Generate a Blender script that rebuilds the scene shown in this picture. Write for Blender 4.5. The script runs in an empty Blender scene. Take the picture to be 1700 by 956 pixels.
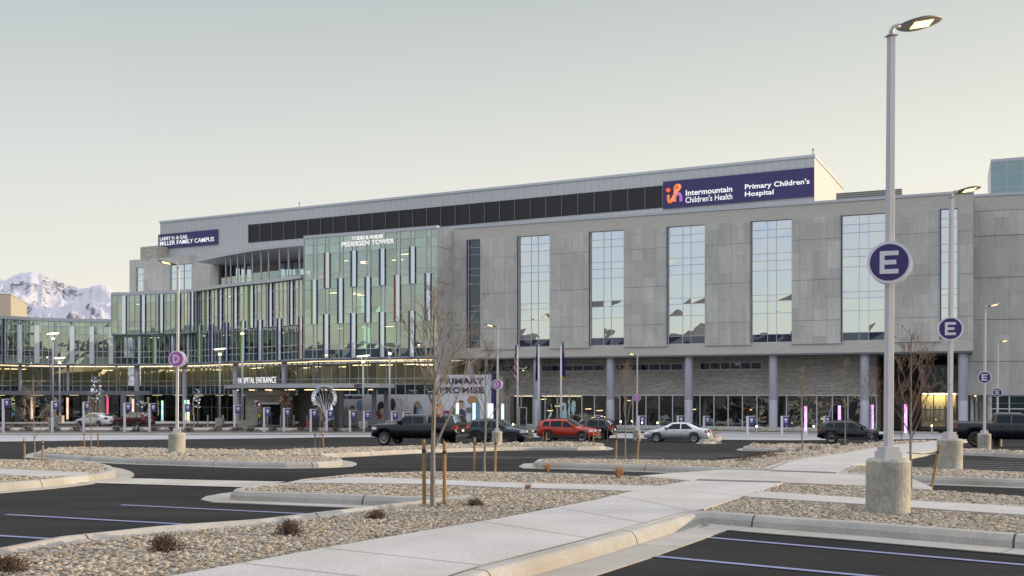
import bpy, bmesh, math, random
import numpy as np
from mathutils import Vector, Matrix, noise
R = math.radians
SC = bpy.context.scene
COL = SC.collection

# ------------------------------------------------------------------ camera, sky, sun, exposure
cam_d = bpy.data.cameras.new("camera")
cam_d.lens = 36.0; cam_d.sensor_width = 36.0; cam_d.shift_y = 0.1029
cam_d.clip_start = 0.1; cam_d.clip_end = 60000
cam = bpy.data.objects.new("camera", cam_d); COL.objects.link(cam)
cam.location = (0, 0, 1.7); cam.rotation_euler = (R(90), 0, 0)
SC.camera = cam

SUN_EL, SUN_AZ = R(4.2), R(88)            # azimuth measured from +Y towards +X
world = bpy.data.worlds.new("World"); SC.world = world; world.use_nodes = True
wn, wl = world.node_tree.nodes, world.node_tree.links
bg = wn["Background"]
sky = wn.new("ShaderNodeTexSky"); sky.sky_type = 'NISHITA'; sky.sun_disc = False
sky.sun_elevation = SUN_EL; sky.sun_rotation = SUN_AZ
sky.air_density = 1.0; sky.dust_density = 1.2; sky.ozone_density = 1.5; sky.altitude = 1300
SKY_POST = True
if SKY_POST:
    # even the air out: soft gradient of the dusk sky mixed into the Nishita sky, thin cloud streaks and an added bright zenith as fill light
    tc = wn.new("ShaderNodeTexCoord"); sp = wn.new("ShaderNodeSeparateXYZ"); wl.new(tc.outputs["Generated"], sp.inputs[0])
    rp = wn.new("ShaderNodeValToRGB"); wl.new(sp.outputs["Z"], rp.inputs[0])
    e = rp.color_ramp.elements
    e[0].position = 0.0; e[0].color = (7.7, 7.15, 6.0, 1)
    e[1].position = 1.0; e[1].color = (14.5, 15.0, 16.0, 1)
    for pos, c in ((0.08, (7.4, 7.1, 6.2)), (0.20, (6.2, 6.35, 5.95)), (0.36, (4.1, 4.6, 4.65)), (0.43, (4.5, 5.1, 5.3)), (0.58, (13.0, 13.5, 14.3))):
        k = e.new(pos); k.color = (*c, 1)
    # the sky opposite the afterglow (behind the camera) is bluer low down
    rb = wn.new("ShaderNodeValToRGB"); wl.new(sp.outputs["Z"], rb.inputs[0]); e = rb.color_ramp.elements
    e[0].position = 0.0; e[0].color = (6.3, 6.3, 5.0, 1); e[1].position = 1.0; e[1].color = (14.5, 15.0, 16.0, 1)
    for pos, c in ((0.065, (5.9, 6.3, 5.7)), (0.12, (5.1, 5.9, 6.5)), (0.20, (4.7, 5.6, 6.8)), (0.36, (5.2, 6.2, 7.4)), (0.58, (13.0, 13.5, 14.3))):
        k = e.new(pos); k.color = (*c, 1)
    my = wn.new("ShaderNodeMapRange"); my.inputs[1].default_value = .15; my.inputs[2].default_value = -.35; wl.new(sp.outputs["Y"], my.inputs[0])
    # warmer and lighter towards the afterglow on the right
    mgx = wn.new("ShaderNodeMapRange"); mgx.inputs[1].default_value = -.45; mgx.inputs[2].default_value = .55; wl.new(sp.outputs["X"], mgx.inputs[0])
    tnt = wn.new("ShaderNodeMix"); tnt.data_type = 'RGBA'; tnt.inputs[6].default_value = (.99,.985,.99,1); tnt.inputs[7].default_value = (1.24,1.17,1.08,1); wl.new(mgx.outputs[0], tnt.inputs[0])
    mul = wn.new("ShaderNodeMix"); mul.data_type = 'RGBA'; mul.blend_type = 'MULTIPLY'; mul.inputs[0].default_value = 1; wl.new(rp.outputs[0], mul.inputs[6]); wl.new(tnt.outputs[2], mul.inputs[7])
    m0 = wn.new("ShaderNodeMix"); m0.data_type = 'RGBA'; wl.new(my.outputs[0], m0.inputs[0]); wl.new(mul.outputs[2], m0.inputs[6]); wl.new(rb.outputs[0], m0.inputs[7])
    mx = wn.new("ShaderNodeMix"); mx.data_type = 'RGBA'; mx.inputs[0].default_value = 0.80
    wl.new(sky.outputs[0], mx.inputs[6]); wl.new(m0.outputs[2], mx.inputs[7])
    mpn = wn.new("ShaderNodeMapping"); mpn.inputs["Scale"].default_value = (1.2, 2.0, 7.0); wl.new(tc.outputs["Generated"], mpn.inputs[0])
    nz = wn.new("ShaderNodeTexNoise"); nz.inputs["Scale"].default_value = 2.6; nz.inputs["Detail"].default_value = 7; wl.new(mpn.outputs[0], nz.inputs[0])
    mr = wn.new("ShaderNodeMapRange"); mr.inputs[1].default_value = .52; mr.inputs[2].default_value = .8
    wl.new(nz.outputs[0], mr.inputs[0])
    # cloud wisps only in the half of the sky behind the camera
    cl = wn.new("ShaderNodeMath"); cl.operation = 'MULTIPLY'; wl.new(mr.outputs[0], cl.inputs[0]); wl.new(my.outputs[0], cl.inputs[1])
    c2 = wn.new("ShaderNodeMath"); c2.operation = 'MULTIPLY_ADD'; c2.inputs[1].default_value = .85; c2.inputs[2].default_value = .03; wl.new(cl.outputs[0], c2.inputs[0])
    m2 = wn.new("ShaderNodeMix"); m2.data_type = 'RGBA'; m2.inputs[7].default_value = (5.6, 4.9, 4.6, 1)
    wl.new(c2.outputs[0], m2.inputs[0]); wl.new(mx.outputs[2], m2.inputs[6]); wl.new(m2.outputs[2], bg.inputs[0])
else:
    wl.new(sky.outputs[0], bg.inputs[0])
bg.inputs[1].default_value = 0.12

sun_d = bpy.data.lights.new("sun", 'SUN'); sun_d.energy = 4.6; sun_d.angle = R(0.5); sun_d.color = (1.0, 0.76, 0.47)
sun = bpy.data.objects.new("sun", sun_d); COL.objects.link(sun)
sdir = Vector((math.sin(SUN_AZ)*math.cos(SUN_EL), math.cos(SUN_AZ)*math.cos(SUN_EL), math.sin(SUN_EL)))
sun.rotation_euler = sdir.to_track_quat('Z', 'Y').to_euler(); sun.location = (60, 10, 40)

vs = SC.view_settings; vs.view_transform = 'Standard'; vs.look = 'None'; vs.exposure = 0.24; vs.gamma = 1.0
SC.cycles.use_denoising = True
SC.cycles.max_bounces = 6; SC.cycles.diffuse_bounces = 3; SC.cycles.glossy_bounces = 4; SC.cycles.transparent_max_bounces = 16
SC.cycles.transmission_bounces = 4; SC.cycles.caustics_reflective = False; SC.cycles.caustics_refractive = False
SC.cycles.sample_clamp_indirect = 6.0

# ------------------------------------------------------------------ helpers
MATS = {}
def mat(name, col=(.5,.5,.5), rough=.6, metal=0.0, var=0.0, scale=3.0, bump=0.0, bscale=40.0, emit=None, es=1.0, spec=.5, coat=0.0, detail=6, vec=None, speck=None):
    if name in MATS: return MATS[name]
    m = bpy.data.materials.new(name); m.use_nodes = True; n, l = m.node_tree.nodes, m.node_tree.links
    b = n["Principled BSDF"]
    b.inputs["Base Color"].default_value = (*col, 1); b.inputs["Roughness"].default_value = rough
    b.inputs["Metallic"].default_value = metal; b.inputs["Specular IOR Level"].default_value = spec
    b.inputs["Coat Weight"].default_value = coat; b.inputs["Coat Roughness"].default_value = .05
    if emit: b.inputs["Emission Color"].default_value = (*emit, 1); b.inputs["Emission Strength"].default_value = es
    src = None
    if var > 0 or bump > 0:
        t = n.new("ShaderNodeTexCoord")
        src = t.outputs["Object"]
        if vec:
            mp = n.new("ShaderNodeMapping"); mp.inputs["Scale"].default_value = vec; l.new(src, mp.inputs[0]); src = mp.outputs[0]
    if var > 0:
        z = n.new("ShaderNodeTexNoise"); z.inputs["Scale"].default_value = scale; z.inputs["Detail"].default_value = detail; z.inputs["Roughness"].default_value = .62
        l.new(src, z.inputs["Vector"])
        r = n.new("ShaderNodeMapRange"); r.inputs[1].default_value = .28; r.inputs[2].default_value = .72
        r.inputs[3].default_value = 1-var; r.inputs[4].default_value = 1+var; l.new(z.outputs[0], r.inputs[0])
        v = n.new("ShaderNodeVectorMath"); v.operation = 'SCALE'; v.inputs[0].default_value = col; l.new(r.outputs[0], v.inputs["Scale"])
        out = v.outputs[0]
        if speck:   # fine aggregate: (scale, amount)
            w = n.new("ShaderNodeTexNoise"); w.inputs["Scale"].default_value = speck[0]; w.inputs["Detail"].default_value = 2; l.new(src, w.inputs["Vector"])
            q = n.new("ShaderNodeMapRange"); q.inputs[1].default_value = .3; q.inputs[2].default_value = .7
            q.inputs[3].default_value = 1-speck[1]; q.inputs[4].default_value = 1+speck[1]; l.new(w.outputs[0], q.inputs[0])
            v2 = n.new("ShaderNodeVectorMath"); v2.operation = 'SCALE'; l.new(out, v2.inputs[0]); l.new(q.outputs[0], v2.inputs["Scale"]); out = v2.outputs[0]
        l.new(out, b.inputs["Base Color"])
    if bump > 0:
        z = n.new("ShaderNodeTexNoise"); z.inputs["Scale"].default_value = bscale; z.inputs["Detail"].default_value = 4; l.new(src, z.inputs["Vector"])
        u = n.new("ShaderNodeBump"); u.inputs["Strength"].default_value = bump; u.inputs["Distance"].default_value = .02
        l.new(z.outputs[0], u.inputs["Height"]); l.new(u.outputs[0], b.inputs["Normal"])
    MATS[name] = m
    return m

def empty(name, loc=(0,0,0), rz=0.0):
    o = bpy.data.objects.new(name, None); o.location = loc; o.rotation_euler = (0,0,rz); COL.objects.link(o); o.empty_display_size = .3
    return o
def tag(o, label=None, cat=None, group=None, kind=None):
    if label: o["label"] = label
    if cat: o["category"] = cat
    if group: o["group"] = group
    if kind: o["kind"] = kind
    return o

class MB:
    def __init__(s): s.v = []; s.f = []; s.uv = []; s.t = []; s.mi = []
    def face(s, pts, uv=None, t=0.0, mi=0):
        k = len(s.v); s.v += [tuple(p) for p in pts]; s.f.append(tuple(range(k, k+len(pts))))
        s.uv += uv if uv else [(p[0], p[1]) for p in pts]; s.t.append(t); s.mi.append(mi)
    def hexa(s, p, t=0.0, uvs=None, mi=0):
        # p: 8 points, bottom 0-3 ccw from above, top 4-7
        for q in ((0,3,2,1),(4,5,6,7),(0,1,5,4),(1,2,6,5),(2,3,7,6),(3,0,4,7)):
            s.face([p[i] for i in q], [uvs[i] for i in q] if uvs else None, t, mi)
    def box(s, x0,x1,y0,y1,z0,z1, t=0.0, mi=0):
        s.hexa([(x0,y0,z0),(x1,y0,z0),(x1,y1,z0),(x0,y1,z0),(x0,y0,z1),(x1,y0,z1),(x1,y1,z1),(x0,y1,z1)], t, mi=mi)
    def tube(s, pts, rs, n=8, cap=True, t=0.0, mi=0, uvs=False):
        pts = [Vector(p) for p in pts]
        if not hasattr(rs, '__len__'): rs = [rs]*len(pts)
        rings = []; up = None
        for i, p in enumerate(pts):
            d = (pts[min(i+1,len(pts)-1)]-pts[max(i-1,0)])
            if d.length < 1e-9: d = Vector((0,0,1))
            d.normalize()
            if up is None: up = Vector((1,0,0)) if abs(d.x) < .8 else Vector((0,1,0))
            a = up - d*up.dot(d)
            if a.length < 1e-6: a = d.orthogonal()
            a.normalize(); up = a; b = d.cross(a)
            k = len(s.v)
            s.v += [tuple(p+(a*math.cos(2*math.pi*j/n)+b*math.sin(2*math.pi*j/n))*rs[i]) for j in range(n)]
            rings.append(k)
        for i in range(len(rings)-1):
            for j in range(n):
                j2 = (j+1) % n
                s.f.append((rings[i]+j, rings[i]+j2, rings[i+1]+j2, rings[i+1]+j)); s.t.append(t); s.mi.append(mi)
                s.uv += [(0,0)]*4
        if cap:
            s.f.append(tuple(rings[0]+j for j in reversed(range(n)))); s.f.append(tuple(rings[-1]+j for j in range(n)))
            s.t += [t,t]; s.mi += [mi,mi]; s.uv += [(0,0)]*(2*n)
        return s
    def lathe(s, prof, n=24, c=(0,0,0), axis='z', t=0.0, mi=0):
        k = len(s.v)
        for r, h in prof:
            for j in range(n):
                a = 2*math.pi*j/n
                if axis == 'z': s.v.append((c[0]+r*math.cos(a), c[1]+r*math.sin(a), c[2]+h))
                else: s.v.append((c[0]+r*math.cos(a), c[1]+h, c[2]+r*math.sin(a)))
        for i in range(len(prof)-1):
            for j in range(n):
                j2 = (j+1) % n
                q = (k+i*n+j, k+i*n+j2, k+(i+1)*n+j2, k+(i+1)*n+j)
                s.f.append(q if axis == 'z' else q[::-1]); s.t.append(t); s.mi.append(mi); s.uv += [(0,0)]*4
        return s
    def build(s, name, m=None, parent=None, smooth=False, loc=None, weld=False):
        me = bpy.data.meshes.new(name); me.from_pydata(s.v, [], s.f)
        ul = me.uv_layers.new(name="UVMap"); flat = np.array(s.uv, dtype=np.float32).ravel()
        if len(flat) == len(me.loops)*2: ul.data.foreach_set("uv", flat)
        at = me.attributes.new("tint", 'FLOAT', 'FACE'); at.data.foreach_set("value", np.array(s.t, dtype=np.float32))
        if m:
            for mm in (m if isinstance(m, (list,tuple)) else [m]): me.materials.append(mm)
            me.polygons.foreach_set("material_index", np.array(s.mi, dtype=np.int32))
        if weld:
            bm = bmesh.new(); bm.from_mesh(me); bmesh.ops.remove_doubles(bm, verts=bm.verts, dist=.0005)
            bmesh.ops.recalc_face_normals(bm, faces=bm.faces); bm.to_mesh(me); bm.free()
        if smooth: me.polygons.foreach_set("use_smooth", [True]*len(me.polygons))
        me.update()
        o = bpy.data.objects.new(name, me); COL.objects.link(o)
        if parent: o.parent = parent
        if loc: o.location = loc
        return o

def copy_tree(o, parent=None):
    c = o.copy(); COL.objects.link(c)
    if parent: c.parent = parent
    for ch in list(o.children): copy_tree(ch, c)
    return c

# ------------------------------------------------------------------ terrain height
_gt = [(-40,.0),(12,.0),(25,-.2),(37,-.55),(49,-1.0),(59,-1.35),(70,-1.75),(83,-2.05),(92,-2.06),(6000,-2.06)]
_gx = np.array([a for a,b in _gt]); _gz = np.array([b for a,b in _gt])
KN = [float(y) for y in range(0, 123, 3)]
_kz = [float(np.mean(np.interp(np.linspace(k-5,k+5,21), _gx, _gz))) for k in KN]
_kz[0] = _kz[1] = 0.0
def g(y):
    if y <= 0: return 0.0
    if y >= KN[-1]: return _kz[-1]
    i = int(y//3); f = y/3-i
    return _kz[i]*(1-f)+_kz[i+1]*f
def W(px, py, h=0.0):
    """plan point where the line of sight through (px,py) of the survey photo meets the ground raised by h"""
    v = (py-653)/1700.0
    lo, hi = 2.0, 400.0
    for _ in range(60):
        m = (lo+hi)/2
        if v*m < 1.7-g(m)-h: lo = m
        else: hi = m
    return Vector(((px-850)/1700.0*lo, lo))
def G(px, py, h=0.0):
    p = W(px, py, h); return Vector((p.x, p.y, g(p.y)+h))

def smooth_closed(pts, it=2):
    for _ in range(it):
        q = []
        for i in range(len(pts)):
            a, b = pts[i], pts[(i+1)%len(pts)]
            q += [a*.75+b*.25, a*.25+b*.75]
        pts = q
    return pts
def ccw(pts):
    A = sum(pts[i].x*pts[(i+1)%len(pts)].y-pts[(i+1)%len(pts)].x*pts[i].y for i in range(len(pts)))
    return pts if A > 0 else pts[::-1]
def densify(pts, step=1.2, closed=True):
    q = []; n = len(pts)
    for i in range(n if closed else n-1):
        a, b = pts[i], pts[(i+1)%n]; k = max(1, int((b-a).length/step))
        q += [a.lerp(b, j/k) for j in range(k)]
    if not closed: q.append(pts[-1])
    return q
def offset(pts, d, closed=True):
    q = []; n = len(pts)
    for i in range(n):
        a = pts[i-1] if (closed or i) else pts[i]; b = pts[(i+1)%n] if (closed or i < n-1) else pts[i]
        e1 = (pts[i]-a); e2 = (b-pts[i])
        if e1.length < 1e-6: e1 = e2
        if e2.length < 1e-6: e2 = e1
        e1 = e1.normalized(); e2 = e2.normalized()
        n1 = Vector((e1.y,-e1.x)); n2 = Vector((e2.y,-e2.x)); m = n1+n2
        if m.length < 1e-4: m = n1
        m.normalize(); c = max(.5, m.dot(n1))
        q.append(pts[i]+m*(d/c))
    return q
def inpoly(x, y, P):
    c = False; n = len(P); j = n-1
    for i in range(n):
        if (P[i].y > y) != (P[j].y > y) and x < (P[j].x-P[i].x)*(y-P[i].y)/(P[j].y-P[i].y)+P[i].x: c = not c
        j = i
    return c
def sheet(name, polys, h, m, parent=None, skirt=0.0, kind='structure'):
    bm = bmesh.new()
    for P in polys:
        P = ccw([Vector(p) for p in P])
        vs_ = [bm.verts.new((p.x, p.y, 0)) for p in P]
        bm.faces.new(vs_)
    bm.normal_update()
    bmesh.ops.triangulate(bm, faces=bm.faces[:], ngon_method='EAR_CLIP')
    ys = [v.co.y for v in bm.verts]; y0, y1 = min(ys), max(ys)
    for k in KN:
        if y0 < k < y1:
            bmesh.ops.bisect_plane(bm, geom=bm.verts[:]+bm.edges[:]+bm.faces[:], plane_co=(0,k,0), plane_no=(0,1,0), dist=1e-5)
    if skirt:
        be = [e for e in bm.edges if e.is_boundary]
        r = bmesh.ops.extrude_edge_only(bm, edges=be)
        sk = set(v for v in r['geom'] if isinstance(v, bmesh.types.BMVert))
    else: sk = set()
    for v in bm.verts: v.co.z = g(v.co.y)+h-(skirt if v in sk else 0)
    bmesh.ops.recalc_face_normals(bm, faces=bm.faces[:])
    me = bpy.data.meshes.new(name); bm.to_mesh(me); bm.free()
    me.materials.append(m)
    o = bpy.data.objects.new(name, me); COL.objects.link(o)
    # up-facing
    if parent: o.parent = parent
    elif kind: o["kind"] = kind
    return o

# ------------------------------------------------------------------ walls seen as plan polylines (left to right in the photo)
class Wall:
    def __init__(s, pts):
        s.p = [Vector(p) for p in pts]; s.c = [0.0]
        for a, b in zip(s.p, s.p[1:]): s.c.append(s.c[-1]+(b-a).length)
        s.L = s.c[-1]
    def at(s, t):
        i = 0
        while i < len(s.p)-2 and t > s.c[i+1]: i += 1
        a, b = s.p[i], s.p[i+1]; d = (b-a).normalized(); q = a+d*(t-s.c[i])
        return q, d, Vector((d.y, -d.x))
    def pt(s, t, off, z):
        q, d, n = s.at(t); q = q+n*off; return Vector((q.x, q.y, z))
    def s_at(s, px):
        u = (px-850)/1700.0; best = None
        for i in range(len(s.p)-1):
            a, b = s.p[i], s.p[i+1]; fa = a.x-u*a.y; fb = b.x-u*b.y
            if abs(fb-fa) < 1e-9: continue
            k = fa/(fa-fb)
            lo = -9 if i == 0 else -1e-6; hi = 9 if i == len(s.p)-2 else 1+1e-6
            if lo <= k <= hi: best = s.c[i]+k*(b-a).length; break
        return best
    def z_at(s, px, py):
        q, _, _ = s.at(s.s_at(px)); return 1.7+(653-py)/1700.0*q.y
    def box(s, mb, s0, s1, o0, o1, z0, z1, t=0.0, step=3.0, mi=0):
        k = max(1, int(math.ceil((s1-s0)/step))) if len(s.p) > 2 else 1
        for i in range(k):
            a = s0+(s1-s0)*i/k; b = s0+(s1-s0)*(i+1)/k
            P = [s.pt(a,o1,z0), s.pt(b,o1,z0), s.pt(b,o0,z0), s.pt(a,o0,z0), s.pt(a,o1,z1), s.pt(b,o1,z1), s.pt(b,o0,z1), s.pt(a,o0,z1)]
            da, db = (0,0) 
            UV = [(a,z0),(b,z0),(b+(o1-o0)*0,z0),(a,z0),(a,z1),(b,z1),(b,z1),(a,z1)]
            # side faces: u follows the depth
            for q in ((0,3,2,1),(4,5,6,7),(0,1,5,4),(1,2,6,5),(2,3,7,6),(3,0,4,7)):
                uv = []
                for j in q:
                    u_, v_ = UV[j]; dep = o1 if j in (0,1,4,5) else o0
                    if q in ((1,2,6,5),(3,0,4,7)): uv.append((u_+dep, v_))
                    elif q in ((0,3,2,1),(4,5,6,7)): uv.append((u_, v_+dep))
                    else: uv.append((u_, v_))
                mb.face([P[j] for j in q], uv, t, mi)
def U(px, Y): return Vector(((px-850)/1700.0*Y, Y))

def text_mesh(name, s, m, parent, o, ex, width, height, depth=.06, bold=.0, ez=Vector((0,0,1))):
    """text whose bounding box starts at o and measures width x height along ex, ez"""
    c = bpy.data.curves.new(name, 'FONT'); c.body = s; c.size = 1.0; c.extrude = .04; c.offset = bold; c.resolution_u = 3
    c.space_character = 1.0+bold*1.2
    ob = bpy.data.objects.new(name, c); COL.objects.link(ob)
    me = bpy.data.meshes.new_from_object(ob.evaluated_get(bpy.context.evaluated_depsgraph_get()))
    bpy.data.objects.remove(ob)
    v = np.array([x.co for x in me.vertices]); mn, mxx = v.min(0), v.max(0)
    ex = Vector(ex).normalized(); n = ex.cross(ez)
    for x in me.vertices:
        a = (x.co.x-mn[0])/(mxx[0]-mn[0])*width; b = (x.co.y-mn[1])/(mxx[1]-mn[1])*height; d = (x.co.z+.04)/.08*depth
        x.co = Vector(o)+ex*a+ez*b+n*d
    me.name = name; me.materials.clear(); me.materials.append(m)
    t = bpy.data.objects.new(name, me); COL.objects.link(t)
    if parent: t.parent = parent
    return t
# ------------------------------------------------------------------ ground materials
M_asph = mat("asphalt", (.0150,.0145,.0155), .85, var=.75, scale=.9, vec=(.22,1,1), bump=.5, bscale=160, speck=(120,.30), spec=.14)
M_asph2 = mat("asphalt_patch", (.0085,.0083,.0095), .85, var=.25, scale=.8, bump=.3, bscale=160, speck=(200,.2), spec=.12)
M_line = mat("line_paint_blue", (.15,.165,.31), .6, var=.22, scale=9, bump=.2, bscale=120)
M_linew = mat("line_paint_pale", (.22,.22,.24), .6, var=.3, scale=6)
M_mulch = mat("mulch", (.085,.066,.055), .95, var=.5, scale=3, bump=.6, bscale=30)
M_grass = mat("winter_grass", (.075,.085,.035), .95, var=.4, scale=2.5, bump=.5, bscale=40)
M_iron = mat("cast_iron", (.035,.035,.038), .6)
M_wood = mat("stake_wood", (.26,.155,.07), .8, var=.3, scale=6, vec=(6,6,1), bump=.3, bscale=30)
M_bark = mat("bark", (.20,.18,.16), .9, var=.3, scale=9, vec=(1,1,.35), bump=.6, bscale=40)
M_twig = mat("twig", (.155,.135,.12), .85, var=.25, scale=8)
M_twigr = mat("twig_reddish", (.13,.088,.075), .85, var=.25, scale=8)

def concrete(name, col, joint=None, jw=.008, stain=.16, ax=0, tint2=None, streak=True):
    """procedural concrete; joint = spacing along the UV axis ax (metres)"""
    m = mat(name, col, .85, var=stain, scale=.7, bump=.45, bscale=60, speck=(28,.10), spec=.3)
    n, l = m.node_tree.nodes, m.node_tree.links; b = n["Principled BSDF"]
    src = b.inputs["Base Color"].links[0].from_socket
    if tint2:
        tc_ = n.new("ShaderNodeTexCoord"); z = n.new("ShaderNodeTexNoise"); z.inputs["Scale"].default_value = .8; z.inputs["Detail"].default_value = 5
        l.new(tc_.outputs["Object"], z.inputs["Vector"])
        r = n.new("ShaderNodeMapRange"); r.inputs[1].default_value = .48; r.inputs[2].default_value = .68; r.inputs[4].default_value = .65; l.new(z.outputs[0], r.inputs[0])
        mx_ = n.new("ShaderNodeMix"); mx_.data_type = 'RGBA'; mx_.inputs[7].default_value = (*tint2, 1)
        l.new(r.outputs[0], mx_.inputs[0]); l.new(src, mx_.inputs[6]); src = mx_.outputs[2]
    if joint:
        uv = n.new("ShaderNodeUVMap"); s_ = n.new("ShaderNodeSeparateXYZ"); l.new(uv.outputs[0], s_.inputs[0])
        f = n.new("ShaderNodeMath"); f.operation = 'PINGPONG'; f.inputs[1].default_value = joint/2; l.new(s_.outputs[ax], f.inputs[0])
        c = n.new("ShaderNodeMath"); c.operation = 'LESS_THAN'; c.inputs[1].default_value = jw; l.new(f.outputs[0], c.inputs[0])
        mx_ = n.new("ShaderNodeMix"); mx_.data_type = 'RGBA'; mx_.inputs[7].default_value = (.06,.055,.05,1)
        l.new(c.outputs[0], mx_.inputs[0]); l.new(src, mx_.inputs[6]); src = mx_.outputs[2]
    l.new(src, b.inputs["Base Color"])
    return m
M_walk = concrete("sidewalk_concrete", (.38,.365,.36), stain=.13, tint2=(.36,.335,.31))
M_kerb = concrete("kerb_concrete", (.31,.30,.285), joint=3.1, jw=.012, tint2=(.25,.22,.185), stain=.2)
M_gut = concrete("gutter_concrete", (.33,.31,.285), joint=3.1, jw=.006, tint2=(.26,.235,.20), stain=.18)
M_gutp = concrete("plain_gutter_concrete", (.37,.35,.325), tint2=(.30,.27,.235), stain=.16)
M_base = mat("cast_concrete", (.31,.30,.265), .9, var=.28, scale=2.2, bump=.45, bscale=26, speck=(16,.14), spec=.3)
M_gravel = mat("gravel_bed", (.30,.265,.225), .95, var=.4, scale=14, bump=1.0, bscale=30)

# stones: colour by stone
def stone_mat():
    m = bpy.data.materials.new("river_gravel"); m.use_nodes = True; n, l = m.node_tree.nodes, m.node_tree.links; b = n["Principled BSDF"]
    a = n.new("ShaderNodeAttribute"); a.attribute_name = "tint"
    r = n.new("ShaderNodeValToRGB"); e = r.color_ramp.elements
    e[0].position = 0; e[0].color = (.62,.56,.47,1); e[1].position = 1; e[1].color = (.27,.255,.24,1)
    for p_, c_ in ((.16,(.48,.41,.33)), (.32,(.56,.50,.42)), (.45,(.38,.32,.25)), (.56,(.52,.44,.33)), (.68,(.34,.23,.13)), (.76,(.46,.39,.32)), (.88,(.34,.29,.23))):
        k = e.new(p_); k.color = (*c_, 1)
    l.new(a.outputs["Fac"], r.inputs[0])
    tc_ = n.new("ShaderNodeTexCoord"); z = n.new("ShaderNodeTexNoise"); z.inputs["Scale"].default_value = 30; l.new(tc_.outputs["Object"], z.inputs["Vector"])
    q = n.new("ShaderNodeMapRange"); q.inputs[1].default_value = .3; q.inputs[2].default_value = .7; q.inputs[3].default_value = .78; q.inputs[4].default_value = 1.15; l.new(z.outputs[0], q.inputs[0])
    v = n.new("ShaderNodeVectorMath"); v.operation = 'SCALE'; l.new(r.outputs[0], v.inputs[0]); l.new(q.outputs[0], v.inputs["Scale"]); l.new(v.outputs[0], b.inputs["Base Color"])
    q.inputs[3].default_value = .52; q.inputs[4].default_value = .78
    b.inputs["Roughness"].default_value = .85; b.inputs["Specular IOR Level"].default_value = .3
    return m
M_stone = stone_mat()

# ------------------------------------------------------------------ ground sheet, far plain
bm = bmesh.new()
xs = [-9000,-300,-120,-60,-30,0,30,60,120,300,9000]; ys = [-9000,-400,-40]+KN+[200,400,12000]
vv = [[bm.verts.new((x,y,g(y))) for x in xs] for y in ys]
for i in range(len(ys)-1):
    for j in range(len(xs)-1): bm.faces.new((vv[i][j],vv[i][j+1],vv[i+1][j+1],vv[i+1][j]))
me = bpy.data.meshes.new("ground"); bm.to_mesh(me); bm.free(); me.materials.append(M_asph)
o = bpy.data.objects.new("ground", me); COL.objects.link(o); o["kind"] = "structure"

# ------------------------------------------------------------------ islands with kerbs
def ring(name, outline, prof, m, open_=False):
    """outline: plan points; prof: list of (offset outward, height)"""
    mb = MB(); n = len(outline); rows = [offset(outline, d, not open_) for d, _ in prof]
    s = [0.0]
    for i in range(n): s.append(s[-1]+(outline[(i+1)%n]-outline[i]).length)
    for i in range(n-1 if open_ else n):
        j = (i+1)%n
        for k in range(len(prof)-1):
            a, b, c, d = rows[k][i], rows[k][j], rows[k+1][j], rows[k+1][i]
            h0, h1 = prof[k][1], prof[k+1][1]
            mb.face([(a.x,a.y,g(a.y)+h0),(b.x,b.y,g(b.y)+h0),(c.x,c.y,g(c.y)+h1),(d.x,d.y,g(d.y)+h1)],
                    [(s[i],k*.1),(s[i+1],k*.1),(s[i+1],k*.1+.1),(s[i],k*.1+.1)])
    o = mb.build(name, m, smooth=False, weld=True); o["kind"] = "structure"; return o
GRAVEL = []     # (polygon, excluded polygons)
def island(pxs, h=.15, smooth=1, gut=.42, gravel=True, holes=(), ext=None, kerb=True):
    P = ccw([W(x, y, h) for x, y in pxs])
    if smooth: P = smooth_closed(P, smooth)
    P = densify(P, 1.0)
    if kerb:
        ring("kerb", P, [(.045,-.01),(.025,.08),(.0,h-.03),(-.02,h-.008),(-.05,h),(-.15,h),(-.16,h-.06)], M_kerb)
        if gut: ring("gutter", P, [(gut,-.02),(gut,.012),(.03,.004)], M_gut)
    I = offset(P, -.14) if kerb else P
    if gravel:
        sheet("gravel_bed", [I], h-.035, M_gravel)
        GRAVEL.append((I, [], h-.035))
    return P, I

H = .15
# near left bed (between the lot and the broad sidewalk) with the triangle of kerb facing the camera
side_R = [(700,1000),(800,970),(827,942),(995,898),(1094,870),(1161,851),(1168,846)]       # outer kerb edge of the broad sidewalk
side_L = [(120,1010),(284,956),(430,929),(536,909.6),(830,860),(987,830),(1052,814.6)]
sideL2 = [(1095,806.6),(1148,797),(1160,795)]
sw_h = H+.006
# broad sidewalk
wk = [W(x,y,sw_h) for x,y in ([(-60,1130),(120,1010)]+side_L[1:]+sideL2+[(1200,796.5),(1297,798.5),(1300,801.5),(1235,823),(1166,845),(1128,853),(1073,868.7),(974,892.8),(899,911.5),(800,937.8),(690,968),(500,1020),(250,1110)])]
def uvsheet(name, P, h, m, **k): return sheet(name, [P], h, m, **k)
uvsheet("sidewalk", wk, sw_h, M_walk, skirt=.1)
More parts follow.
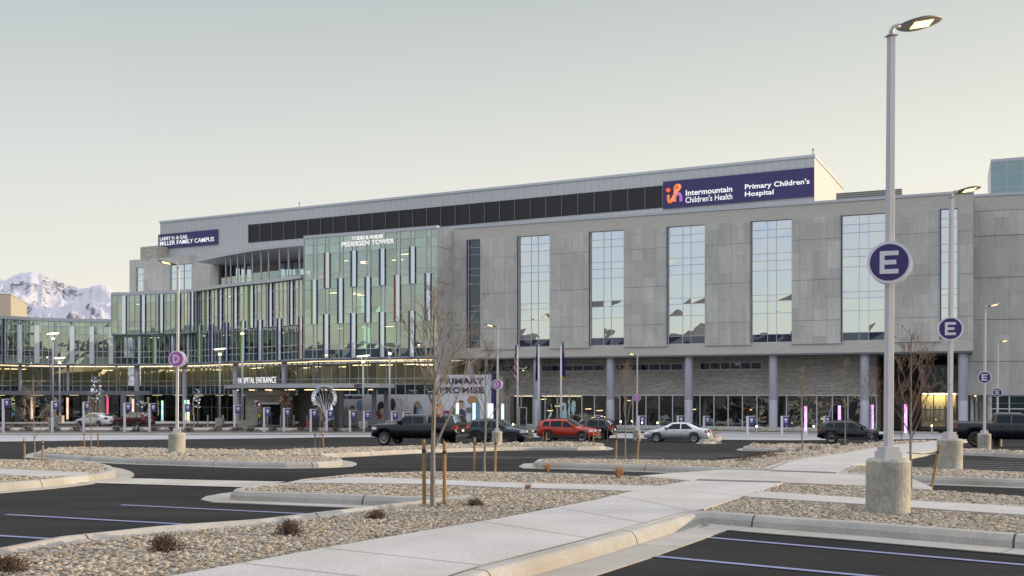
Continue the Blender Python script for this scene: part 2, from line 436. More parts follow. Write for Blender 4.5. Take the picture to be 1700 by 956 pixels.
# sidewalk joints cut across the slab (real grooves filled dark)
M_joint = mat("joint_dark", (.20,.185,.165), .9)
def thin_line(name, a, b, w, h, m, kind='structure'):
    d = (b-a); L = d.length; d.normalize(); n = Vector((-d.y, d.x))*w/2
    return sheet(name, [[a+n, b+n, b-n, a-n]], h, m, kind=kind)
for (a, b) in (((290,931+24),(560,985)), ((540,908.5),(796,938)), ((752,874),(972,893)), ((908,845.5),(1072,868.8)), ((1020,822.5),(1126,853)), ((400,934),(700,966))):
    pass
for (a, b) in (((537,909.4),(798,938.2)), ((400,934.5),(690,968)), ((800,866),(975,892.6)), ((925,842.5),(1073,868.6)), ((1022,822),(1150,848.5)), ((1085,808.5),(1232,823.5))):
    thin_line("sidewalk_joint", W(*a,sw_h), W(*b,sw_h), .012, sw_h+.004, M_joint)
# kerb + gutter along its right side
kr = [W(x,y,H) for x,y in [(400,1075),(560,1030),(700,985),(827,942.3),(995.4,898),(1094.5,870),(1140,857),(1161,850.5)]]
# front kerb of the bed with the nearest lamp
kf = [W(x,y,H) for x,y in [(1180,850),(1200,852),(1300,859.5),(1426,868),(1560,878),(1700,888.5),(1900,904),(2200,926)]]
line = densify(kr+kf, .8, closed=False)
ring("kerb", line, [(.05,-.01),(.03,.08),(.0,H-.03),(-.02,H-.008),(-.05,H),(-.17,H),(-.18,H-.06)][::1], M_kerb, open_=True)
ring("gutter", line, [(.55,-.02),(.55,.012),(.03,.004)], M_gut, open_=True)
ring("sidewalk_joint", densify(kr, .8, closed=False), [(-.170,H+.0095),(-.186,H+.0095)], M_joint, open_=True)
# bed with the nearest lamp
N3 = [W(x,y,H) for x,y in [(1172,846),(1200,848.5),(1435,865.5),(1700,882.5),(1900,898),(2200,920),(2200,868),(1900,833),(1700,822),(1544,812.5),(1435,806),(1300,801.5),(1235,823)]]
sheet("gravel_bed", [N3], H-.035, M_gravel)
p3 = [W(x,y,sw_h) for x,y in [(1235,823.5),(1262,815.3),(1435,826.5),(1700,840.6),(1900,852),(2200,870),(2200,886),(1900,866),(1700,854.4),(1435,836.8),(1250,825)]]
uvsheet("path", p3, sw_h, M_walk, skirt=.1)
GRAVEL.append((ccw(N3), [p3], H-.035))
# crossing band of pale concrete and dark tactile strips
sheet("concrete_crossing", [[W(x,y,.15) for x,y in [(1060,790),(1108,786),(1200,779.6),(1300,782),(1388,784.8),(1515,795),(1547,808.5),(1544,813),(1435,807),(1300,800.5),(1148,797.5)]]], .152, M_gutp, skirt=.16)
M_tact = mat("tactile_strip", (.11,.105,.11), .8, var=.2, scale=20)
sheet("tactile_strip", [[W(x,y,.15) for x,y in [(1283,780.3),(1388,784),(1388,786),(1279,782.3)]]], .158, M_tact)
sheet("tactile_strip", [[W(x,y,.15) for x,y in [(1160,796),(1297,800),(1297,802),(1155,798)]]], .162, M_tact)
# near-left bed
N1lo = [W(x,y,H) for x,y in [(-300,975),(0,920.5),(105,899),(267,881),(430,869),(560,853),(640,842),(775,827.5),(987,829.9),(830,860),(536.5,909.6),(430,929),(284,956),(120,1010),(-60,1060)]]
N1hi = [W(x,y,H) for x,y in [(775,827.5),(700,824),(510,817.5),(410,813.5),(392,811),(410,807.5),(470,801.5),(560,791),(587,787),(703,783),(800,783.5),(880,784.3),(971,787),(1108,793.7),(1150,796.6),(1095,806.6),(1052,814.6),(987,829.9)]]
sheet("gravel_bed", [N1lo], H-.035, M_gravel)
sheet("gravel_bed", [N1hi], H-.035, M_gravel)
p2 = [W(x,y,sw_h) for x,y in [(475,801),(587,791),(703,795),(830,800.4),(1094.5,806.6),(1052,814.6),(830,808.4),(703,803)]]
uvsheet("path", p2, sw_h, M_walk, skirt=.1)
GRAVEL.append((ccw(N1lo), [], H-.035)); GRAVEL.append((ccw(N1hi), [p2], H-.035))
l1 = densify([W(x,y,H) for x,y in [(1148,796.5),(1108,793),(971,786.3),(880,783.5),(800,782.7),(703,782.2),(587,786.3),(500,795),(470,801),(410,807),(390,810.5),(386,813.5),(398,815.8),(440,817),(510,819.5),(640,824),(775,828.5)]][::-1], .6, closed=False)
# big kerb facing the camera, then flush kerb on the lot side
ring("kerb", l1[::-1], [(.05,-.01),(.03,.08),(.0,H-.03),(-.02,H-.008),(-.05,H),(-.17,H),(-.18,H-.06)], M_kerb, open_=True)
l1g = densify([W(x,y,H) for x,y in [(500,795),(470,801),(410,807),(390,810.5),(386,813.5),(398,815.8),(440,817),(510,819.5),(640,824),(775,828.5)]], .6, closed=False)
ring("gutter", l1g, [(.5,-.02),(.5,.012),(.03,.004)], M_gut, open_=True)
l2 = densify([W(x,y,H*.5) for x,y in [(-300,980),(0,921.5),(105,901),(267,883),(430,871),(560,855.5),(640,845.5),(700,838),(775,829)]], .8, closed=False)
ring("kerb", l2, [(-.07,-.01),(-.06,H-.02),(-.03,H-.005),(.08,H),(.10,H-.02),(.20,H-.09)], M_kerb, open_=True)

# left near island
P, I = island([(-260,764),(0,762),(80,763.5),(150,766),(182,771),(194,779),(176,784.5),(150,788),(72,796.5),(0,802),(-260,822)], smooth=1)
p4 = [W(x,y,sw_h) for x,y in [(-260,776),(0,778),(80,781.5),(150,784),(140,788.5),(60,790.5),(0,787.5),(-260,792)]]
uvsheet("path", p4, sw_h, M_walk, skirt=.1)
GRAVEL[-1] = (I, [p4], H-.035)
# valley gutter across the lot entrance
sheet("valley_gutter", [[W(x,y,.016) for x,y in [(72,800.5),(185,793),(330,796.5),(475,799.5),(455,803),(410,809),(260,804.5),(150,801.5),(105,801)]]], .016, M_gutp)
# lamp D island and the long island behind it
island([(58,750),(80,744),(150,743),(300,745.5),(430,748),(500,752),(558,758),(571,762),(555,766.5),(448,767.5),(345,764.5),(214,761),(142,757),(66,753)], smooth=1)
island([(405,754),(440,747.5),(625,742),(760,738.5),(902,735.3),(985,735.5),(1009,740),(990,742.5),(864,741.5),(702,745.5),(560,752),(490,754)], smooth=1)
# centre-right island
island([(887,765.5),(893,762),(930,760.6),(1027,762),(1183,764.5),(1235,760),(1276,753),(1359,744),(1465,735),(1500,733),(1560,731),(1490,737),(1406,751),(1312,765),(1276,778),(1230,777.5),(1109,773.5),(953,768.5),(893,767.5)], smooth=0)
# second sidewalk (runs on beyond the crossing)
w2 = [W(x,y,sw_h) for x,y in [(1278,780.2),(1312,766),(1406,751.5),(1488,737.5),(1560,730),(1620,729),(1590,733),(1557,736.5),(1553,747.5),(1488,759),(1418,771),(1391,784.5)]]
uvsheet("sidewalk", w2, sw_h, M_walk, skirt=.16)
island([(1391,784.3),(1418,772),(1437,773),(1515,775),(1700,783.5),(1950,795),(1950,808),(1700,795.8),(1515,789.5)], smooth=0)
island([(1560,747.5),(1640,750),(1800,757),(1800,754),(1640,747),(1590,745.5)], smooth=0, gut=.3)
island([(1230,741.5),(1246,739),(1330,738.5),(1400,740),(1406,742),(1330,743.5),(1246,743.3)], smooth=1, gut=.3)
island([(1160,731.2),(1186,730.4),(1196,731.5),(1187,733),(1162,733.2)], smooth=1, gut=.2)

# markings
def mark(a, b, w=.10, m=M_line): thin_line("parking_line", W(*a), W(*b), w, .008, m)
mark((10.7,854.8),(388,875.6)); mark((200.8,838.7),(640,860.5) if False else (540,855.4)); mark((-100,884.0),(167,900.6)); mark((1070,922.6),(1800,991.0)); mark((1178,893.2),(1800,947.4))
mark((-300,905),(0,929.5) if False else (-60,925))
for i in range(8):
    y = 751.5+i*1.35; mark((1068-i*16,y-.2),(1232 if i<5 else 1190, y+2.2), .09, M_linew)
for i in range(9):
    y = 756+i*2.9; mark((1596-i*9+(70 if i<3 else 0), y),(1830, y+8), .10, M_linew)
for i in range(4):
    mark((250+i*70,744.2+i*.7),(470+i*60,740+i*.8), .10, M_linew)
for i in range(5):
    mark((690+i*60,757.2+i*.7),(860+i*60,762-i*1.0), .10, M_linew)
# patches of newer asphalt
sheet("asphalt_patch", [[W(x,y) for x,y in [(200,789),(330,783),(640,786),(560,793),(480,797),(260,794)]]], .004, M_asph2)
sheet("asphalt_patch", [[W(x,y) for x,y in [(1212,872),(1430,889),(1700,911),(1900,930),(1900,945),(1700,925),(1430,900),(1180,880)]]], .004, M_asph2)
# pale pavement of the charging stalls, planting strips, drives and lawn before the hospital
pl = concrete("stall_concrete", (.36,.36,.375), stain=.1, tint2=(.32,.315,.33))
sheet("stall_pavement", [[W(x,y) for x,y in [(-300,735),(0,733.2),(200,730.3),(430,728),(560,725.8),(830,725.3),(1000,727),(1200,730),(1310,731),(1500,729.5),(1650,727),(1650,719.2),(1000,719.2),(430,719.2),(0,719.6),(-300,720)]]], .012, pl)
for i in range(14):
    x = -40+i*45; mark((x,727.5-i*.25),(x+26,721.6), .12, M_line)
for i in range(9):
    x = 980+i*55; mark((x,727.0),(x+10,721.6), .12, M_line)
def strip(x0,x1,ya,yb,h,m,name,skirt=0.0): sheet(name, [[W(x,y,h) for x,y in [(x0,yb),(x1,yb),(x1,ya),(x0,ya)]]], h, m, skirt=skirt)
strip(-300,800,715.2,719.2,.13,M_mulch,"planting_strip",.12)
strip(-300,800,718.6,719.6,.15,M_gutp,"kerb",.14)
strip(-300,800,709.6,713.4,.13,M_gutp,"path",.12)
strip(-300,800,706.6,709.2,.13,M_mulch,"planting_strip",.12)
_d = Vector((.921,-.39)).normalized(); _n = Vector((-.39,-.921)).normalized(); _p = Vector((16.73,105.3))
def along(name, s0, s1, o0, o1, h, m, sk=.1): sheet(name, [[_p+_d*s0+_n*o0, _p+_d*s1+_n*o0, _p+_d*s1+_n*o1, _p+_d*s0+_n*o1]], h, m, skirt=sk)
along("planting_strip", -19, 16.5, .9, 1.9, .10, M_gravel)
along("lawn", -19, 23, 1.9, 5.2, .09, M_grass)
along("sidewalk", -20, 23, 5.2, 6.8, .11, M_walk)
along("sidewalk", -24, 25, -3.2, .9, .08, M_walk)
strip(-300,760,699.5,702.5,.13,M_walk,"sidewalk",.12)
island([(1165,724),(1172,720.8),(1186,720.6),(1198,722),(1196,726.5),(1170,727)], smooth=1, gut=0, h=.28)
# storm drain mouth in the kerb
def drain():
    a = W(193,761.8,.08); b = W(219,763.4,.08); d = (b-a).normalized(); n = Vector((d.y,-d.x)); n = n if n.y < 0 else -n
    mb = MB(); q = [a+n*.07, b+n*.07, b-n*.2, a-n*.2]
    mb.hexa([(p.x,p.y,g(p.y)-.0) for p in q]+[(p.x,p.y,g(p.y)+.152) for p in q]); ob = mb.build("storm_drain", M_iron)
    tag(ob, "dark storm drain mouth in the kerb left of the pink D lamp", "drain")
drain()

# ------------------------------------------------------------------ loose stones
def stones(polys, seed=3):
    rng = np.random.default_rng(seed); rnd = random.Random(seed)
    t = (1+5**.5)/2
    ico = np.array([(-1,t,0),(1,t,0),(-1,-t,0),(1,-t,0),(0,-1,t),(0,1,t),(0,-1,-t),(0,1,-t),(t,0,-1),(t,0,1),(-t,0,-1),(-t,0,1)],float); ico /= np.linalg.norm(ico[0])
    F = np.array([(0,11,5),(0,5,1),(0,1,7),(0,7,10),(0,10,11),(1,5,9),(5,11,4),(11,10,2),(10,7,6),(7,1,8),(3,9,4),(3,4,2),(3,2,6),(3,6,8),(3,8,9),(4,9,5),(2,4,11),(6,2,10),(8,6,7),(9,8,1)])
    C = []
    for P, ex, h in polys:
        x0, x1 = min(p.x for p in P), max(p.x for p in P); y0, y1 = min(p.y for p in P), max(p.y for p in P)
        y = y0
        while y < y1:
            r = .021 if y < 14 else .025 if y < 20 else .034 if y < 32 else .06 if y < 50 else .10
            dens = (.62 if y < 50 else .4)/(r*r*2.2); dy = 1.0
            lx, hx = max(x0, -.56*(y+1)-.5), min(x1, .56*(y+1)+.5)
            k = int(dens*dy*max(0, hx-lx))
            xs_ = rng.uniform(lx, hx, k) if k else []; yy = rng.uniform(y, min(y+dy, y1), k) if k else []
            for a, b in zip(xs_, yy):
                if inpoly(a, b, P) and not any(inpoly(a, b, e) for e in ex): C.append((a, b, h, r))
            y += dy
    C = np.array(C); n = len(C); print("stones", n)
    ang = rng.uniform(0, 2*np.pi, (n,3)); sc = C[:,3:4]*rng.uniform(.5,1.6,(n,1))*np.stack([rng.uniform(.8,1.45,n), rng.uniform(.7,1.1,n), rng.uniform(.45,.85,n)],1)
    V = ico[None]*(1+rng.uniform(-.32,.32,(n,12,1)))*sc[:,None,:]
    ca, sa = np.cos(ang), np.sin(ang)
    tilt = ang[:,1]*.12-.37
    y_, z_ = V[...,1]*np.cos(tilt)[:,None]-V[...,2]*np.sin(tilt)[:,None], V[...,1]*np.sin(tilt)[:,None]+V[...,2]*np.cos(tilt)[:,None]
    x_ = V[...,0]; X = x_*ca[:,:1]-y_*sa[:,:1]; Y = x_*sa[:,:1]+y_*ca[:,:1]
    gz = np.array([g(b) for b in C[:,1]])+C[:,2]+rng.uniform(-.2,.75,n)*C[:,3]
    V = np.stack([X+C[:,0:1], Y+C[:,1:2], z_+gz[:,None]], -1).reshape(-1,3)
    FF = (F[None]+(np.arange(n)*12)[:,None,None]).reshape(-1,3)
    me = bpy.data.meshes.new("gravel"); me.vertices.add(len(V)); me.vertices.foreach_set("co", V.ravel().astype(np.float32))
    me.loops.add(len(FF)*3); me.loops.foreach_set("vertex_index", FF.ravel().astype(np.int32))
    me.polygons.add(len(FF)); me.polygons.foreach_set("loop_start", np.arange(0,len(FF)*3,3,dtype=np.int32))
    me.update(calc_edges=True)
    at = me.attributes.new("tint", 'FLOAT', 'FACE'); at.data.foreach_set("value", np.repeat(rng.uniform(0,1,n),20).astype(np.float32))
    me.materials.append(M_stone); o = bpy.data.objects.new("gravel", me); COL.objects.link(o); o["kind"] = "stuff"
    o["label"] = "tan and white crushed stone filling the planting beds"; o["category"] = "gravel"
stones(GRAVEL)

# ------------------------------------------------------------------ snowy mountains and hills all round
def snow_mat():
    m = bpy.data.materials.new("snow_rock"); m.use_nodes = True; n, l = m.node_tree.nodes, m.node_tree.links; b = n["Principled BSDF"]
    ge = n.new("ShaderNodeNewGeometry"); s_ = n.new("ShaderNodeSeparateXYZ"); l.new(ge.outputs["Normal"], s_.inputs[0])
    tc_ = n.new("ShaderNodeTexCoord"); z = n.new("ShaderNodeTexNoise"); z.inputs["Scale"].default_value = .016; z.inputs["Detail"].default_value = 12; z.inputs["Roughness"].default_value = .7; l.new(tc_.outputs["Object"], z.inputs["Vector"])
    z2 = n.new("ShaderNodeTexNoise"); z2.inputs["Scale"].default_value = .0014; z2.inputs["Detail"].default_value = 3; l.new(tc_.outputs["Object"], z2.inputs["Vector"])
    a = n.new("ShaderNodeMath"); a.operation = 'MULTIPLY'; a.inputs[1].default_value = .9; l.new(z.outputs[0], a.inputs[0])
    b2 = n.new("ShaderNodeMath"); b2.operation = 'MULTIPLY_ADD'; b2.inputs[1].default_value = .8; l.new(z2.outputs[0], b2.inputs[0]); l.new(a.outputs[0], b2.inputs[2])
    c = n.new("ShaderNodeMath"); c.operation = 'MULTIPLY_ADD'; c.inputs[1].default_value = -.55; l.new(s_.outputs["Z"], c.inputs[0]); l.new(b2.outputs[0], c.inputs[2])
    r = n.new("ShaderNodeMapRange"); r.inputs[1].default_value = .47; r.inputs[2].default_value = .55; l.new(c.outputs[0], r.inputs[0])
    mx_ = n.new("ShaderNodeMix"); mx_.data_type = 'RGBA'; mx_.inputs[6].default_value = (.41,.405,.47,1); mx_.inputs[7].default_value = (.12,.115,.14,1)
    l.new(r.outputs[0], mx_.inputs[0]); l.new(mx_.outputs[2], b.inputs["Base Color"]); b.inputs["Roughness"].default_value = .9
    return m
def mountains():
    prof = [(-700,500),(-500,470),(-350,485),(-250,450),(-150,470),(-60,452),(0,463),(6,466),(26,455),(40,452),(52.7,450),(69.6,453),(89,462),(109,470.5),(119,470.8),(133,478.5),(150,474),(169,470.8),(180,475),(187,482),(209,486),(260,500),(330,508),(420,530),(520,560),(640,600),(760,640)]
    px = np.array([a for a,_ in prof],float); py = np.array([b for _,b in prof],float)
    nu, nd = 420, 90; V = []; F = []
    for i in range(nu):
        x = -700+1460*i/(nu-1); u = (x-850)/1700
        hp = (653-np.interp(x, px, py))/1700+(2.6*noise.noise(Vector((x*.16,0,0)))+1.6*noise.noise(Vector((x*.45,2,0)))+1.0*noise.noise(Vector((x*1.1,4,0))))/1700
        for j in range(nd):
            f = j/(nd-1); D = 4800+4400*f; s = f/.8 if f <= .8 else 1-(f-.8)*2.2
            top = hp*D*1.0
            wx, wy = u*D, D
            n1 = noise.ridged_multi_fractal(Vector((wx*.0013+wy*.0004, wy*.0007, 3.1)), .9, 2.1, 6, 1.0, 2.0)/2.2
            n2 = noise.ridged_multi_fractal(Vector((wx*.0045+wy*.002, wy*.0022, 9)), .8, 2.1, 5, 1.0, 2.0)/2.2-.55
            env = math.sin(min(1, max(0,s))*math.pi)**.8 if f < .8 else 0
            z = top*(max(0,s)**.82) + env*(n1-.6)*560 + env*n2*130 + (n2*16 if f >= .8 else 0)
            z = min(z, hp*D)
            V.append((wx, wy, z-2))
    for i in range(nu-1):
        for j in range(nd-1): k = i*nd+j; F.append((k,k+nd,k+nd+1,k+1))
    me = bpy.data.meshes.new("mountain"); me.from_pydata(V, [], F); me.polygons.foreach_set("use_smooth", [True]*len(F)); me.materials.append(snow_mat())
    o = bpy.data.objects.new("mountain", me); COL.objects.link(o); o["kind"] = "structure"
mountains()
def hills():
    mb = MB(); mt = mat("hill_scrub", (.055,.05,.055), .95, var=.4, scale=.01)
    N = 260; rows = []
    for i in range(N+1):
        a = R(104)+R(190)*i/N      # behind the camera, from the right round to the left
        dx, dy = math.sin(a), math.cos(a)
        hgt = 99+30*noise.noise(Vector((i*.05,0,1)))+30*noise.noise(Vector((i*.19,3,1)))+16*noise.noise(Vector((i*.6,5,1)))
        rows.append([(dx*1500,dy*1500,-2.3),(dx*1750,dy*1750,hgt*.6),(dx*1950,dy*1950,hgt),(dx*2400,dy*2400,-2.3)])
    for i in range(N):
        for k in range(3): mb.face([rows[i][k],rows[i+1][k],rows[i+1][k+1],rows[i][k+1]])
    o = mb.build("hills", mt); o["kind"] = "structure"
hills()
# ------------------------------------------------------------------ building materials
def stone_cladding(name, base=(.40,.38,.345)):
    m = bpy.data.materials.new(name); m.use_nodes = True; n, l = m.node_tree.nodes, m.node_tree.links; b = n["Principled BSDF"]
    uv = n.new("ShaderNodeUVMap"); s_ = n.new("ShaderNodeSeparateXYZ"); l.new(uv.outputs[0], s_.inputs[0])
    def mapped(sx, sy, swap=False, off=0):
        c = n.new("ShaderNodeCombineXYZ")
        for src, dst, k in ((s_.outputs[0], 1 if swap else 0, sx), (s_.outputs[1], 0 if swap else 1, sy)):
            q = n.new("ShaderNodeMath"); q.operation = 'MULTIPLY_ADD'; q.inputs[1].default_value = k; q.inputs[2].default_value = off; l.new(src, q.inputs[0]); l.new(q.outputs[0], c.inputs[dst])
        return c.outputs[0]
    st = n.new("ShaderNodeTexNoise"); st.inputs["Scale"].default_value = 1; st.inputs["Detail"].default_value = 5; l.new(mapped(9, .7), st.inputs["Vector"])
    bl = n.new("ShaderNodeTexNoise"); bl.inputs["Scale"].default_value = 1; bl.inputs["Detail"].default_value = 4; l.new(mapped(.35, .3), bl.inputs["Vector"])
    def brick(vec, w, h, mort, off):
        k = n.new("ShaderNodeTexBrick"); k.inputs["Scale"].default_value = 1; k.inputs["Mortar Size"].default_value = mort; k.inputs["Mortar Smooth"].default_value = .3
        k.inputs["Brick Width"].default_value = w; k.inputs["Row Height"].default_value = h; k.offset = off; k.offset_frequency = 2
        k.inputs["Color1"].default_value = (.90,.90,.90,1); k.inputs["Color2"].default_value = (1.1,1.1,1.1,1); k.inputs["Mortar"].default_value = (.74,.74,.74,1)
        l.new(vec, k.inputs["Vector"]); return k
    k1 = brick(mapped(1, 1, True), 2.75, 1.31, .022, .37)     # tall vertical pieces
    k2 = brick(mapped(1, 1, True, .9), 4.1, .62, .012, .61)
    def scale(src, nz_, lo, hi):
        r = n.new("ShaderNodeMapRange"); r.inputs[1].default_value = .3; r.inputs[2].default_value = .7; r.inputs[3].default_value = lo; r.inputs[4].default_value = hi; l.new(nz_, r.inputs[0])
        v = n.new("ShaderNodeVectorMath"); v.operation = 'SCALE'; l.new(src, v.inputs[0]); l.new(r.outputs[0], v.inputs["Scale"]); return v.outputs[0]
    c0 = n.new("ShaderNodeRGB"); c0.outputs[0].default_value = (*base, 1)
    x = scale(c0.outputs[0], st.outputs[0], .89, 1.10); x = scale(x, bl.outputs[0], .93, 1.07)
    for k, f in ((k1, 1.0), (k2, .55)):
        mm = n.new("ShaderNodeMix"); mm.data_type = 'RGBA'; mm.blend_type = 'MULTIPLY'; mm.inputs[0].default_value = f; l.new(x, mm.inputs[6]); l.new(k.outputs[0], mm.inputs[7]); x = mm.outputs[2]
    l.new(x, b.inputs["Base Color"]); b.inputs["Roughness"].default_value = .8; b.inputs["Specular IOR Level"].default_value = .3
    return m
M_stonew = stone_cladding("stone_cladding", (.50,.48,.445))
M_stoneband = mat("stone_band", (.50,.475,.43), .8, var=.10, scale=1.2, vec=(1,1,5), speck=(9,.07))
def brick_mat(name, c1, c2, w=.6, h=.12):
    m = bpy.data.materials.new(name); m.use_nodes = True; n, l = m.node_tree.nodes, m.node_tree.links; b = n["Principled BSDF"]
    uv = n.new("ShaderNodeUVMap"); k = n.new("ShaderNodeTexBrick"); k.inputs["Scale"].default_value = 1
    k.inputs["Brick Width"].default_value = w; k.inputs["Row Height"].default_value = h; k.inputs["Mortar Size"].default_value = .008
    k.inputs["Color1"].default_value = (*c1,1); k.inputs["Color2"].default_value = (*c2,1); k.inputs["Mortar"].default_value = (c1[0]*.6,c1[1]*.6,c1[2]*.6,1)
    l.new(uv.outputs[0], k.inputs["Vector"])
    z = n.new("ShaderNodeTexNoise"); z.inputs["Scale"].default_value = 1.6; z.inputs["Detail"].default_value = 4
    mp = n.new("ShaderNodeMapping"); mp.inputs["Scale"].default_value = (1,4,1); l.new(uv.outputs[0], mp.inputs[0]); l.new(mp.outputs[0], z.inputs["Vector"])
    r = n.new("ShaderNodeMapRange"); r.inputs[1].default_value = .35; r.inputs[2].default_value = .65; r.inputs[3].default_value = .78; r.inputs[4].default_value = 1.2; l.new(z.outputs[0], r.inputs[0])
    v = n.new("ShaderNodeVectorMath"); v.operation = 'SCALE'; l.new(k.outputs[0], v.inputs[0]); l.new(r.outputs[0], v.inputs["Scale"]); l.new(v.outputs[0], b.inputs["Base Color"])
    b.inputs["Roughness"].default_value = .85
    return m
M_brick = brick_mat("roman_brick", (.47,.43,.385), (.36,.33,.295), 1.5, .17)
M_brickt = brick_mat("tan_brick", (.42,.38,.31), (.34,.30,.24), 1.2, .14)
def seam_mat(name, col, pitch, jw, rough=.45, metal=.2, dark=.75, hpitch=None):
    m = mat(name, col, rough, metal, var=.03, scale=.3); n, l = m.node_tree.nodes, m.node_tree.links; b = n["Principled BSDF"]
    src = b.inputs["Base Color"].links[0].from_socket
    uv = n.new("ShaderNodeUVMap"); s_ = n.new("ShaderNodeSeparateXYZ"); l.new(uv.outputs[0], s_.inputs[0])
    for ax, p_ in ((0, pitch), (1, hpitch)):
        if not p_: continue
        f = n.new("ShaderNodeMath"); f.operation = 'PINGPONG'; f.inputs[1].default_value = p_/2; l.new(s_.outputs[ax], f.inputs[0])
        c = n.new("ShaderNodeMath"); c.operation = 'LESS_THAN'; c.inputs[1].default_value = jw; l.new(f.outputs[0], c.inputs[0])
        q = n.new("ShaderNodeMix"); q.data_type = 'RGBA'; q.inputs[7].default_value = (col[0]*dark, col[1]*dark, col[2]*dark, 1); l.new(c.outputs[0], q.inputs[0]); l.new(src, q.inputs[6]); src = q.outputs[2]
    l.new(src, b.inputs["Base Color"]); return m
M_pent = seam_mat("penthouse_metal", (.475,.48,.49), .92, .03)
M_cap = mat("cap_metal", (.50,.51,.54), .4, .3, var=.03)
M_mull = mat("mullion_aluminium", (.52,.52,.56), .45, .05)
M_whitef = mat("white_frame", (.66,.66,.70), .45, .1)
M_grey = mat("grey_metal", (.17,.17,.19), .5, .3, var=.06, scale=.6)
M_greyl = mat("column_grey", (.43,.43,.50), .5, .1, var=.04, scale=1)
M_louv = seam_mat("black_louvre", (.016,.016,.018), 0, .03, .5, .3, 2.2, .16)
M_louvg = seam_mat("grey_louvre", (.27,.27,.26), 0, .05, .5, .3, .35, .22)
M_navy = mat("navy_paint", (.024,.022,.12), .4, coat=.2)
M_navys = mat("sign_navy", (.040,.030,.130), .38, var=.04, scale=.5)
M_green = mat("green_paint", (.12,.32,.02), .4)
M_rust = mat("rust_paint", (.20,.055,.03), .4)
M_white = mat("white_panel", (.86,.89,.90), .25, .0, spec=.6)
M_letter = mat("letter_white", (.85,.85,.84), .5, emit=(1,1,.97), es=.35)
M_lettern = mat("letter_dark", (.03,.022,.07), .5)
M_wallin = mat("interior_wall", (.62,.60,.44), .8, var=.12, scale=.5)
M_wallin2 = mat("interior_wall_green", (.36,.46,.36), .8, var=.15, scale=.4)
M_slab = mat("interior_floor", (.38,.37,.33), .7)
M_dark = mat("dark_void", (.02,.021,.023), .7)
M_blind = mat("roller_blind", (.70,.76,.66), .8)
M_warm = mat("warm_light", (1,.9,.7), .5, emit=(1.0,.80,.48), es=3.2)
M_warm2 = mat("soffit_light", (1,.9,.7), .5, emit=(1.0,.74,.38), es=2.3)
M_roof = mat("roof_membrane", (.5,.5,.5), .9)

def glass(name, tint, refl, rtint=(1,1,1), wav=.0, solid=None, wscale=.5, rough=.01, cell=.0):
    """window glass: what shows through (or an opaque backing colour) under a reflecting face"""
    m = bpy.data.materials.new(name); m.use_nodes = True; n, l = m.node_tree.nodes, m.node_tree.links
    n.remove(n["Principled BSDF"]); out = n["Material Output"]
    if solid: d = n.new("ShaderNodeBsdfDiffuse"); d.inputs[0].default_value = (*solid, 1)
    else: d = n.new("ShaderNodeBsdfTransparent"); d.inputs[0].default_value = (*tint, 1)
    gl = n.new("ShaderNodeBsdfGlossy"); gl.inputs[0].default_value = (*rtint, 1); gl.inputs["Roughness"].default_value = rough
    a = n.new("ShaderNodeAttribute"); a.attribute_name = "tint"
    fr = n.new("ShaderNodeFresnel"); fr.inputs[0].default_value = 1.5
    f = n.new("ShaderNodeMath"); f.operation = 'MULTIPLY_ADD'; f.inputs[1].default_value = .7; f.inputs[2].default_value = refl; l.new(fr.outputs[0], f.inputs[0])
    f2 = n.new("ShaderNodeMath"); f2.operation = 'MULTIPLY_ADD'; f2.inputs[1].default_value = cell; f2.use_clamp = True; l.new(a.outputs["Fac"], f2.inputs[0]); l.new(f.outputs[0], f2.inputs[2])
    if solid and cell:
        v = n.new("ShaderNodeVectorMath"); v.operation = 'SCALE'; v.inputs[0].default_value = solid
        q = n.new("ShaderNodeMapRange"); q.inputs[3].default_value = .7; q.inputs[4].default_value = 1.3; l.new(a.outputs["Fac"], q.inputs[0]); l.new(q.outputs[0], v.inputs["Scale"]); l.new(v.outputs[0], d.inputs[0])
    if wav:
        tc_ = n.new("ShaderNodeTexCoord"); z = n.new("ShaderNodeTexNoise"); z.inputs["Scale"].default_value = wscale; z.inputs["Detail"].default_value = 1.5; l.new(tc_.outputs["Object"], z.inputs["Vector"])
        u = n.new("ShaderNodeBump"); u.inputs["Strength"].default_value = 1; u.inputs["Distance"].default_value = wav; l.new(z.outputs[0], u.inputs["Height"]); l.new(u.outputs[0], gl.inputs["Normal"])
    mx_ = n.new("ShaderNodeMixShader"); l.new(f2.outputs[0], mx_.inputs[0]); l.new(d.outputs[0], mx_.inputs[1]); l.new(gl.outputs[0], mx_.inputs[2])
    l.new(mx_.outputs[0], out.inputs[0]); MATS[name] = m
    return m
G_vis = glass("curtain_glass", (.74,.90,.76), .34, (.92,.98,.84), wav=.012, wscale=.6, cell=.12)
G_visd = glass("curtain_glass_dark", (.50,.60,.57), .22, (.70,.84,.80), wav=.014, wscale=.6, cell=.06)
G_span = glass("spandrel_glass", (0,0,0), .36, (.82,.90,.76), solid=(.19,.27,.21), wav=.010, wscale=.6, cell=.10)
G_spand = glass("spandrel_dark", (0,0,0), .16, (.62,.74,.74), solid=(.030,.055,.060), wav=.012, cell=.06)
G_clear = glass("clear_glass", (.80,.84,.76), .08, (.9,.95,.9), wav=.014, wscale=.8)
G_mir = glass("mirror_glass", (0,0,0), .74, (.95,.97,.98), solid=(.10,.13,.15), wav=.020, wscale=.42)
M_white = glass("white_glass_panel", (0,0,0), .30, (.95,1,1), solid=(.80,.84,.84), wav=.008)
G_reflrow = glass("sill_dark_reflection", (0,0,0), .10, (.7,.75,.95), solid=(.02,.024,.045), wav=.02)  # dark reflected horizon painted into the bottom row of panes
G_dark = glass("dark_glass", (0,0,0), .10, (.7,.8,.9), solid=(.010,.014,.022), wav=.03)
